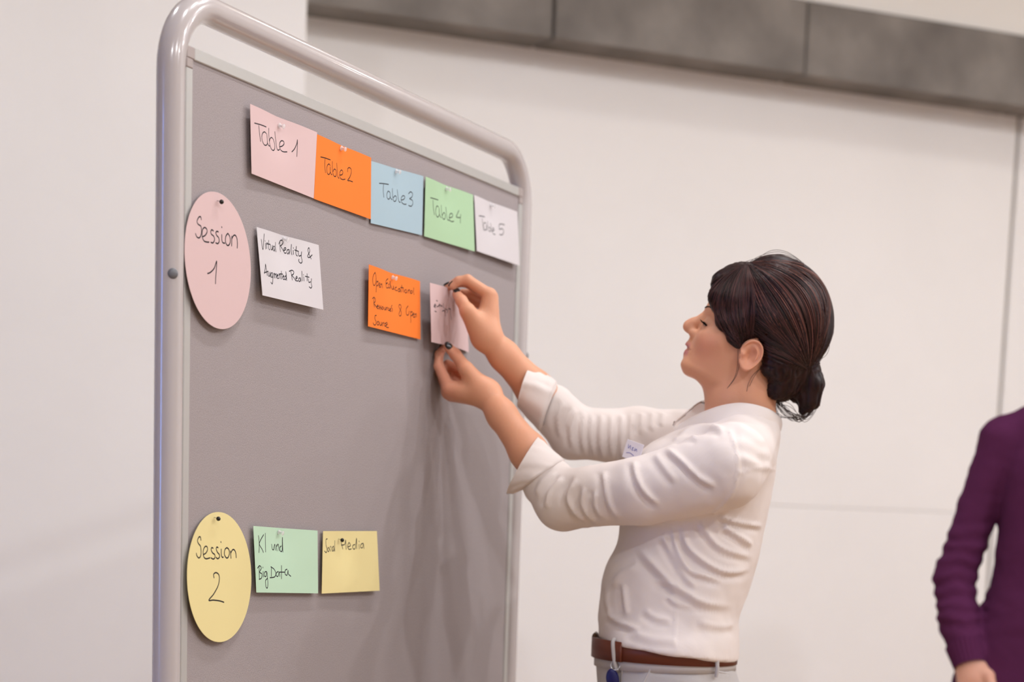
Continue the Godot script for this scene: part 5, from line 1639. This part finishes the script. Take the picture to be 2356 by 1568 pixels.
func woman_trousers(p: Node3D) -> void:
	var f := Field.new()
	f.loft([
		[0.80, 0.035, 0.115, 0.150, 0.178], [0.86, 0.035, 0.120, 0.150, 0.178],
		[0.8935, 0.0266, 0.1345, 0.1345, .172],
		[0.9226, 0.0335, 0.1302, 0.1302, .168],
		[0.9465, 0.0392, 0.1271, 0.1271, .163],
		[0.9721, 0.0419, 0.1239, 0.1239, .158],
		[0.9935, 0.0413, 0.1208, 0.1208, .154],
	], 0.02, 2.2)
	for s in [-1.0, 1.0]:
		f.chain([Vector3(0.035, 0.84, 0.085 * s), Vector3(0.055, 0.50, 0.095 * s), Vector3(0.025, 0.09, 0.095 * s)], [0.092, 0.064, 0.052], 0.04)
	f.plane(Vector3(0, -1, 0), Vector3(0, 0.045, 0), 0.004)
	var s := Surface.new()
	s.net(f, Vector3(-0.2, 0.02, -0.24), Vector3(0.26, 1.03, 0.24), 0.007)
	# creases by the pocket
	for i in s.verts.size():
		var v := s.verts[i]
		if v.y > 0.85 and v.z < 0.0:
			var d := 0.0
			for q in [[Vector2(0.0543, 0.9761), Vector2(0.0835, 0.9157), 0.004], [Vector2(0.0465, 0.9719), Vector2(-0.0759, 0.9468), 0.003], [Vector2(0.0604, 0.9433), Vector2(-0.0155, 0.9365), 0.003]]:
				var c := Geometry2D.get_closest_point_to_segment(Vector2(v.x, v.y), q[0], q[1])
				d += q[2] * exp(-pow(c.distance_to(Vector2(v.x, v.y)) / 0.007, 2.0))
			s.verts[i] = v + s.norms[i] * d
	s.normals()
	var cloth := paint("grey trouser cotton", Color(0.745, 0.735, 0.735), 0.85, 0.25)
	cloth.normal_enabled = true
	cloth.normal_texture = noise_map(0.25, 2, 61, 512, 3.0)
	cloth.normal_scale = 0.25
	cloth.uv1_triplanar = true
	cloth.uv1_scale = Vector3(8, 8, 8)
	var legs := put("trousers", s.mesh(), cloth, p)
	# pocket edge and the seam below the waistband, laid on the cloth
	var all := PackedInt32Array(range(f.kind.size()))
	for q in [[Vector2(0.0527, 0.9746), Vector2(0.0639, 0.9545), Vector2(0.0820, 0.9158)], [Vector2(0.0496, 0.9733), Vector2(0.0086, 0.9673), Vector2(-0.0371, 0.9579), Vector2(-0.0726, 0.9481)]]:
		var path := PackedVector3Array()
		for i in q.size() - 1:
			for j in 6:
				var c: Vector2 = q[i].lerp(q[i + 1], j / 5.0)
				var z := -0.26
				for n in 40:
					var d := f.value(Vector3(c.x, c.y, z), all)
					if d < 0.0003:
						break
					z += d * 0.8
				path.append(Vector3(c.x, c.y, z - 0.0030))
		put("pocket_seam", sweep(path, PackedFloat32Array([0.0022]), 8), cloth, legs)
	var leather := paint("brown belt leather", Color(0.40, 0.185, 0.115), 0.45, 0.45)
	# waistband and belt: bands around the waist ellipse
	put("waistband", hoop([Vector2(0.1671, 0.9624), Vector2(-0.0841, 0.9621)], 0.163, 0.012, 0.0035, -PI, PI, 0.0), cloth, p)
	put("belt", hoop([Vector2(0.1663, 0.9839), Vector2(-0.0833, 0.9778)], 0.164, 0.0165, 0.004, -PI, PI, 0.002), leather, p)
	put("belt_end", hoop([Vector2(0.1663, 0.9839), Vector2(-0.0833, 0.9778)], 0.164, 0.0175, 0.004, -1.02, 0.5, 0.006), leather, p)
	var brass := paint("belt buckle metal", Color(0.42, 0.33, 0.26), 0.35, 0.5, 0.8)
	var front := Vector3(0.1698, 0.9876, -0.0120)
	put("buckle", block(front - Vector3(0.004, 0.021, 0.028), front + Vector3(0.004, 0.021, 0.028), 0.003), brass, p)
	var waist := [Vector2(0.1663, 0.9839), Vector2(-0.0833, 0.9778)]
	for a in [-0.90, -2.28, 0.90, 2.28]:
		var mid: Vector2 = (waist[0] + waist[1]) * 0.5
		var reach: Vector2 = (waist[0] - waist[1]) * 0.5
		var cs := signf(cos(a)) * pow(absf(cos(a)), 0.9)
		var sn := signf(sin(a)) * pow(absf(sin(a)), 0.9)
		var q := []
		for y in [[0.021, 0.006], [0.017, 0.0105], [0.0, 0.0112], [-0.020, 0.0100], [-0.034, 0.006]]:
			if y[0] > 0.001 and cos(a) < 0.0:
				continue
			q.append(Vector3(mid.x + cs * (reach.x + y[1]) - y[0] * -0.12, mid.y + cs * reach.y + y[0], sn * (0.164 + y[1])))
		var st := SurfaceTool.new()
		st.begin(Mesh.PRIMITIVE_TRIANGLES)
		add_sweep(st, curve_points(q, 4), PackedFloat32Array([0.0036]), 10, true, 1.0)
		st.generate_normals()
		put("belt_loop", st.commit(), cloth, p)
	# shoes
	for side in [-1.0, 1.0]:
		var g := Field.new()
		g.chain([Vector3(-0.02, 0.05, 0.095 * side), Vector3(0.07, 0.04, 0.095 * side), Vector3(0.16, 0.03, 0.10 * side)], [0.042, 0.042, 0.036], 0.03)
		g.plane(Vector3(0, -1, 0), Vector3(0, 0.002, 0), 0.004)
		var u := Surface.new()
		u.net(g, Vector3(-0.1, -0.01, -0.2), Vector3(0.24, 0.12, 0.2), 0.006)
		put("shoe", u.mesh(), paint("black shoe leather", Color(0.06, 0.055, 0.055), 0.4), p)
	key_fob()
	name_badge()


func hoop(span: Array, wide: float, half_high: float, thick: float, from: float, to: float, out: float) -> ArrayMesh:
	# a strap round the waist: SPAN holds its front and back points (forward, up)
	var st := SurfaceTool.new()
	st.begin(Mesh.PRIMITIVE_TRIANGLES)
	st.set_smooth_group(0)
	var c: Vector2 = (span[0] + span[1]) * 0.5
	var h: Vector2 = (span[0] - span[1]) * 0.5
	var n := 72
	var at := func(a: float, r: float, y: float) -> Vector3:
		var cs := signf(cos(a)) * pow(absf(cos(a)), 0.9)
		var sn := signf(sin(a)) * pow(absf(sin(a)), 0.9)
		return Vector3(c.x + cs * (h.x + r), c.y + cs * h.y + y, sn * (wide + r))
	for i in n:
		var a0 := lerpf(from, to, float(i) / n)
		var a1 := lerpf(from, to, float(i + 1) / n)
		var side := Vector3(cos(a0), 0, sin(a0))
		quad(st, at.call(a0, out + thick, -half_high), at.call(a1, out + thick, -half_high), at.call(a1, out + thick, half_high), at.call(a0, out + thick, half_high), side)
		quad(st, at.call(a0, out + thick, half_high), at.call(a1, out + thick, half_high), at.call(a1, out - thick, half_high), at.call(a0, out - thick, half_high), Vector3.UP)
		quad(st, at.call(a0, out + thick, -half_high), at.call(a1, out + thick, -half_high), at.call(a1, out - thick, -half_high), at.call(a0, out - thick, -half_high), Vector3.DOWN)
		quad(st, at.call(a0, out - thick, -half_high), at.call(a1, out - thick, -half_high), at.call(a1, out - thick, half_high), at.call(a0, out - thick, half_high), -side)
	for a in [from, to]:
		quad(st, at.call(a, out + thick, -half_high), at.call(a, out - thick, -half_high), at.call(a, out - thick, half_high), at.call(a, out + thick, half_high), Vector3(-sin(a), 0, cos(a)) * (1.0 if a == to else -1.0))
	st.generate_normals()
	return st.commit()


func key_fob() -> void:
	var hang := Vector3(0.1257, 0.9583, -0.1400)
	var o := thing("key_fob", "blue oval key fob hanging from a grey belt loop", "key fob", her * Transform3D(Basis.IDENTITY, hang))
	var steel := paint("key ring steel", Color(0.7, 0.7, 0.72), 0.25, 0.5, 1.0)
	var ring := PackedVector3Array()
	for i in 25:
		var a := TAU * i / 24.0
		ring.append(Vector3(cos(a) * 0.008, sin(a) * 0.008, sin(a) * 0.003))
	put("ring", sweep(ring, PackedFloat32Array([0.0011]), 8, false), steel, o)
	var body := lathe(PackedVector2Array([Vector2(0, -0.0045), Vector2(0.8, -0.0042), Vector2(0.97, -0.003), Vector2(1.0, 0.0), Vector2(0.97, 0.003), Vector2(0.8, 0.0042), Vector2(0, 0.0045)]), 32)
	var b := Basis(Vector3(0, 0, 1), -0.22) * Basis(Vector3(0.0115, 0, 0), Vector3(0, 0.0185, 0), Vector3(0, 0, 1))
	put("tag", body, paint("blue fob plastic", Color(0.02, 0.02, 0.33), 0.3), o, Transform3D(b, Vector3(0.004, -0.024, -0.002)))
	put("key", block(Vector3(-0.016, -0.05, 0.001), Vector3(-0.010, -0.006, 0.003), 0.0006), steel, o)


func name_badge() -> void:
	var at := Vector3(0.1047, 1.3303, -0.0550)
	var face := Basis(Vector3(0.30, 0.55, -0.78).normalized(), 0.0)
	var out := Vector3(0.72, 0.16, -0.68).normalized()
	var up := (Vector3(-0.35, 1.0, 0) - out * Vector3(-0.35, 1.0, 0).dot(out)).normalized()
	face = Basis(up.cross(out), up, out)
	var o := thing("name_badge", "white name badge with blue writing on the white shirt", "badge", her * Transform3D(face * 0.85, at + out * 0.012))
	put("card", block(Vector3(-0.028, -0.019, -0.0008), Vector3(0.028, 0.019, 0.0008), 0.0005), paint("badge card", Color(0.88, 0.87, 0.92), 0.5), o)
	var ink := paint("blue pen", Color(0.16, 0.22, 0.62), 0.6)
	for q in [[Vector3(-0.019, 0.010, 0), Vector3(-0.016, 0.002, 0), Vector3(-0.012, 0.009, 0), Vector3(-0.009, 0.001, 0)], [Vector3(-0.005, 0.005, 0), Vector3(-0.001, 0.007, 0), Vector3(-0.004, 0.001, 0), Vector3(0.002, 0.002, 0)], [Vector3(0.005, 0.007, 0), Vector3(0.006, 0.001, 0), Vector3(0.010, 0.006, 0), Vector3(0.013, 0.001, 0)], [Vector3(-0.018, -0.008, 0), Vector3(-0.006, -0.006, 0), Vector3(0.008, -0.009, 0)]]:
		put("writing", sweep(Transform3D(Basis.IDENTITY, Vector3(0, 0, 0.0009)) * curve_points(q, 4), PackedFloat32Array([0.0006]), 5), ink, o)


# ---------------------------------------------------------------- the person by the wall

var his := Transform3D(Basis(Vector3(-0.2601, 0, 0.9656), Vector3.UP, Vector3(-0.9656, 0, -0.2601)), Vector3(1.29, 0.0, -4.75))


func build_bystander() -> void:
	var p := thing("person", "person in dark purple knitted sweater standing before the wall", "person", his)
	var knit := paint("purple knit", Color(0.33, 0.155, 0.29), 0.95, 0.15)
	knit.normal_enabled = true
	knit.normal_texture = noise_map(0.12, 3, 71, 512, 6.0)
	knit.normal_scale = 0.6
	knit.uv1_triplanar = true
	knit.uv1_scale = Vector3(7, 9, 7)
	var arms := []
	for s in [1.0, -1.0]:
		var m := Vector3(1, 1, s)
		arms.append([Vector3(-0.0000, 1.4251, 0.1779) * m, Vector3(-0.0000, 1.2734, 0.2274) * m, Vector3(0.0150, 1.1097, 0.2711) * m, Vector3(0.0500, 1.0146, 0.2560) * m, Vector3(0.0850, 0.9342, 0.2291) * m])
	# sweater
	var f := Field.new()
	f.loft([
		[0.84, 0.0, 0.135, 0.125, 0.268], [0.92, 0.0, 0.13, 0.12, 0.250], [1.02, 0.0, 0.125, 0.115, 0.215], [1.10, 0.0, 0.12, 0.11, 0.190],
		[1.18, 0.0, 0.12, 0.11, 0.182], [1.30, 0.0, 0.125, 0.115, 0.178], [1.40, 0.0, 0.115, 0.11, 0.172], [1.47, 0.0, 0.085, 0.085, 0.145], [1.52, 0.0, 0.065, 0.065, 0.085]], 0.03, 2.3)
	for a in arms:
		f.capsule(Vector3(0, 1.455, a[0].z * 0.75), Vector3(0, 1.53, a[0].z * 0.2), 0.045, 0.04, 0.04)
		f.chain(a, [0.062, 0.046, 0.049, 0.046, 0.040], 0.014)
	var sw := Surface.new()
	sw.net(f, Vector3(-0.2, 0.82, -0.36), Vector3(0.24, 1.62, 0.36), 0.007, Transform3D.IDENTITY, 1.5)
	var noise := FastNoiseLite.new()
	noise.seed = 4
	noise.frequency = 7.0
	for i in sw.verts.size():
		var v := sw.verts[i]
		var d := noise.get_noise_3d(v.x, v.y * 2.0, v.z) * 0.004
		if absf(v.z) > 0.19 and v.y < 1.28:
			# rings of bunched knit down the forearm
			var ring := sin(v.y * TAU / 0.034 + v.z * 14.0 + noise.get_noise_2d(v.y, v.z) * 3.0)
			d += 0.0024 * ring * smoothstep(1.28, 1.20, v.y) * smoothstep(0.955, 0.985, v.y)
		sw.verts[i] = v + sw.norms[i] * d
	sw.normals()
	put("sweater", sw.mesh(), knit, p)
	for a in arms:
		# ribbed cuff
		var st := SurfaceTool.new()
		st.begin(Mesh.PRIMITIVE_TRIANGLES)
		st.set_smooth_group(0)
		var ax: Vector3 = (a[4] - a[3]).normalized()
		var u := ax.cross(Vector3(1, 0, 0)).normalized()
		var w := ax.cross(u)
		var n := 96
		var ring := func(t: float, k: int) -> Vector3:
			var rib := 1.0 + 0.035 * sin(k * TAU / n * 24.0)
			return a[4] + ax * (t * 0.055 - 0.022) + (u * cos(TAU * k / n) + w * sin(TAU * k / n)) * lerpf(0.0445, 0.036, t) * rib
		for j in 6:
			for k in n:
				var q: Vector3 = ring.call(j / 6.0, k)
				quad(st, q, ring.call(j / 6.0, k + 1), ring.call((j + 1) / 6.0, k + 1), ring.call((j + 1) / 6.0, k), q - a[4])
		st.generate_normals()
		put("cuff", st.commit(), knit, p)
	# body: head, neck, hands
	var skin := Surface.new()
	var b := Field.new()
	b.chain([Vector3(0, 0.95, 0), Vector3(0, 1.25, 0), Vector3(0, 1.46, 0), Vector3(0.01, 1.56, 0)], [0.09, 0.09, 0.06, 0.052], 0.05)
	for a in arms:
		b.chain([Vector3(0, 1.44, a[0].z * 0.6), a[0], a[2], a[4]], [0.04, 0.04, 0.035, 0.026], 0.03)
	for s in [-1.0, 1.0]:
		b.chain([Vector3(0, 0.92, 0.09 * s), Vector3(0.02, 0.5, 0.10 * s), Vector3(0, 0.1, 0.10 * s)], [0.07, 0.05, 0.035], 0.03)
	skin.net(b, Vector3(-0.2, 0.05, -0.36), Vector3(0.22, 1.65, 0.36), 0.016)
	var h := head_field()
	var place := Transform3D(Basis.IDENTITY, Vector3(0.0, 1.685, 0))
	skin.net(h, Vector3(-0.16, -0.16, -0.10), Vector3(0.13, 0.13, 0.10), 0.0034, place, 1.5)
	for a in arms:
		var s := signf(a[4].z)
		var g := Field.new()
		var wr: Vector3 = a[4]
		var down: Vector3 = (Vector3(0.03, -0.09, -0.030 * s)).normalized()
		var across := Vector3(0.0, 0.0, 1.0) * s
		across = (across - down * across.dot(down)).normalized()
		g.capsule(wr, wr + down * 0.06, 0.026, 0.024, 0.012)
		for i in 4:
			var k := wr + down * (0.100 - 0.004 * absf(i - 1.5)) + across * (0.030 - 0.020 * i)
			g.capsule(wr + down * 0.035 + across * (0.012 - 0.008 * i), k, 0.022, 0.0125, 0.014)
			var m1 := k + (down + Vector3(0.15, 0, 0)).normalized() * 0.042
			var m2 := m1 + (down + Vector3(-0.25, 0, 0)).normalized() * 0.026
			var m3 := m2 + (down + Vector3(-0.6, 0, 0)).normalized() * 0.022
			g.chain([k, m1, m2, m3], [0.0115, 0.0095, 0.0085, 0.0072], 0.004)
		g.chain([wr + down * 0.03 - across * 0.012, wr + down * 0.065 - across * 0.036 + Vector3(0.012, 0, 0), wr + down * 0.098 - across * 0.040 + Vector3(0.02, 0, 0), wr + down * 0.122 - across * 0.036 + Vector3(0.022, 0, 0)], [0.020, 0.0135, 0.0108, 0.0085], 0.008)
		var lo := Vector3(9, 9, 9)
		var hi := -lo
		for i in g.a.size():
			lo = lo.min(g.a[i].min(g.b[i]) - Vector3.ONE * 0.035)
			hi = hi.max(g.a[i].max(g.b[i]) + Vector3.ONE * 0.035)
		skin.net(g, lo, hi, 0.0034)
	skin.colors.resize(skin.verts.size())
	var back := place.affine_inverse()
	for i in skin.verts.size():
		var q := back * skin.verts[i]
		skin.colors[i] = Color(0.66, 0.36, 0.27).lerp(Color(0.50, 0.18, 0.17), lip_share(q) * 0.6 if q.y > -0.13 and q.x > 0.0 else 0.0)
	put("body", skin.mesh(), skin_material(), p)
	var other := head
	head = place
	face_details(p)
	ear(p, -1.0)
	ear(p, 1.0)
	head = other
	# short hair, trousers, shoes
	var hf := Field.new()
	hf.capsule(Vector3(-0.012, 1.728, -0.008), Vector3(-0.012, 1.728, 0.008), 0.083, 0.083, 0.02)
	hf.capsule(Vector3(0.020, 1.745, -0.02), Vector3(0.020, 1.745, 0.02), 0.060, 0.060, 0.02)
	hf.capsule(Vector3(-0.050, 1.665, -0.018), Vector3(-0.050, 1.665, 0.018), 0.062, 0.055, 0.03)
	for s in [-1.0, 1.0]:
		hf.chain([Vector3(0.035, 1.735, 0.055 * s), Vector3(0.012, 1.695, 0.070 * s), Vector3(0.006, 1.668, 0.071 * s)], [0.016, 0.010, 0.006], 0.014)
	hf.plane(Vector3(0.80, -0.45, 0), Vector3(0.072, 1.735, 0), 0.012)
	var hs := Surface.new()
	hs.net(hf, Vector3(-0.2, 1.55, -0.12), Vector3(0.12, 1.85, 0.12), 0.0045)
	for i in hs.verts.size():
		var v := hs.verts[i]
		hs.verts[i] = v + hs.norms[i] * noise.get_noise_3d(v.x * 3.0, v.y * 2.0, v.z * 9.0) * 0.008
	hs.normals()
	put("hair", hs.mesh(), paint("short brown hair", Color(0.16, 0.11, 0.08), 0.6), p)
	var tf := Field.new()
	tf.loft([[0.80, 0.0, 0.11, 0.12, 0.19], [0.90, 0.0, 0.11, 0.115, 0.18], [0.98, 0.0, 0.10, 0.10, 0.165]], 0.02)
	for s in [-1.0, 1.0]:
		tf.chain([Vector3(0, 0.86, 0.095 * s), Vector3(0.02, 0.48, 0.105 * s), Vector3(0, 0.09, 0.105 * s)], [0.092, 0.066, 0.055], 0.04)
	tf.plane(Vector3(0, -1, 0), Vector3(0, 0.04, 0), 0.004)
	var ts := Surface.new()
	ts.net(tf, Vector3(-0.2, 0.02, -0.26), Vector3(0.2, 1.02, 0.26), 0.011)
	put("trousers", ts.mesh(), paint("dark trouser cotton", Color(0.12, 0.12, 0.15), 0.85), p)
	for s in [-1.0, 1.0]:
		var g := Field.new()
		g.chain([Vector3(-0.05, 0.05, 0.105 * s), Vector3(0.06, 0.045, 0.11 * s), Vector3(0.17, 0.034, 0.12 * s)], [0.045, 0.045, 0.038], 0.03)
		g.plane(Vector3(0, -1, 0), Vector3(0, 0.002, 0), 0.004)
		var us := Surface.new()
		us.net(g, Vector3(-0.14, -0.01, -0.24), Vector3(0.26, 0.13, 0.24), 0.009)
		put("shoe", us.mesh(), paint("black shoe leather", Color(0.06, 0.055, 0.055), 0.4), p)
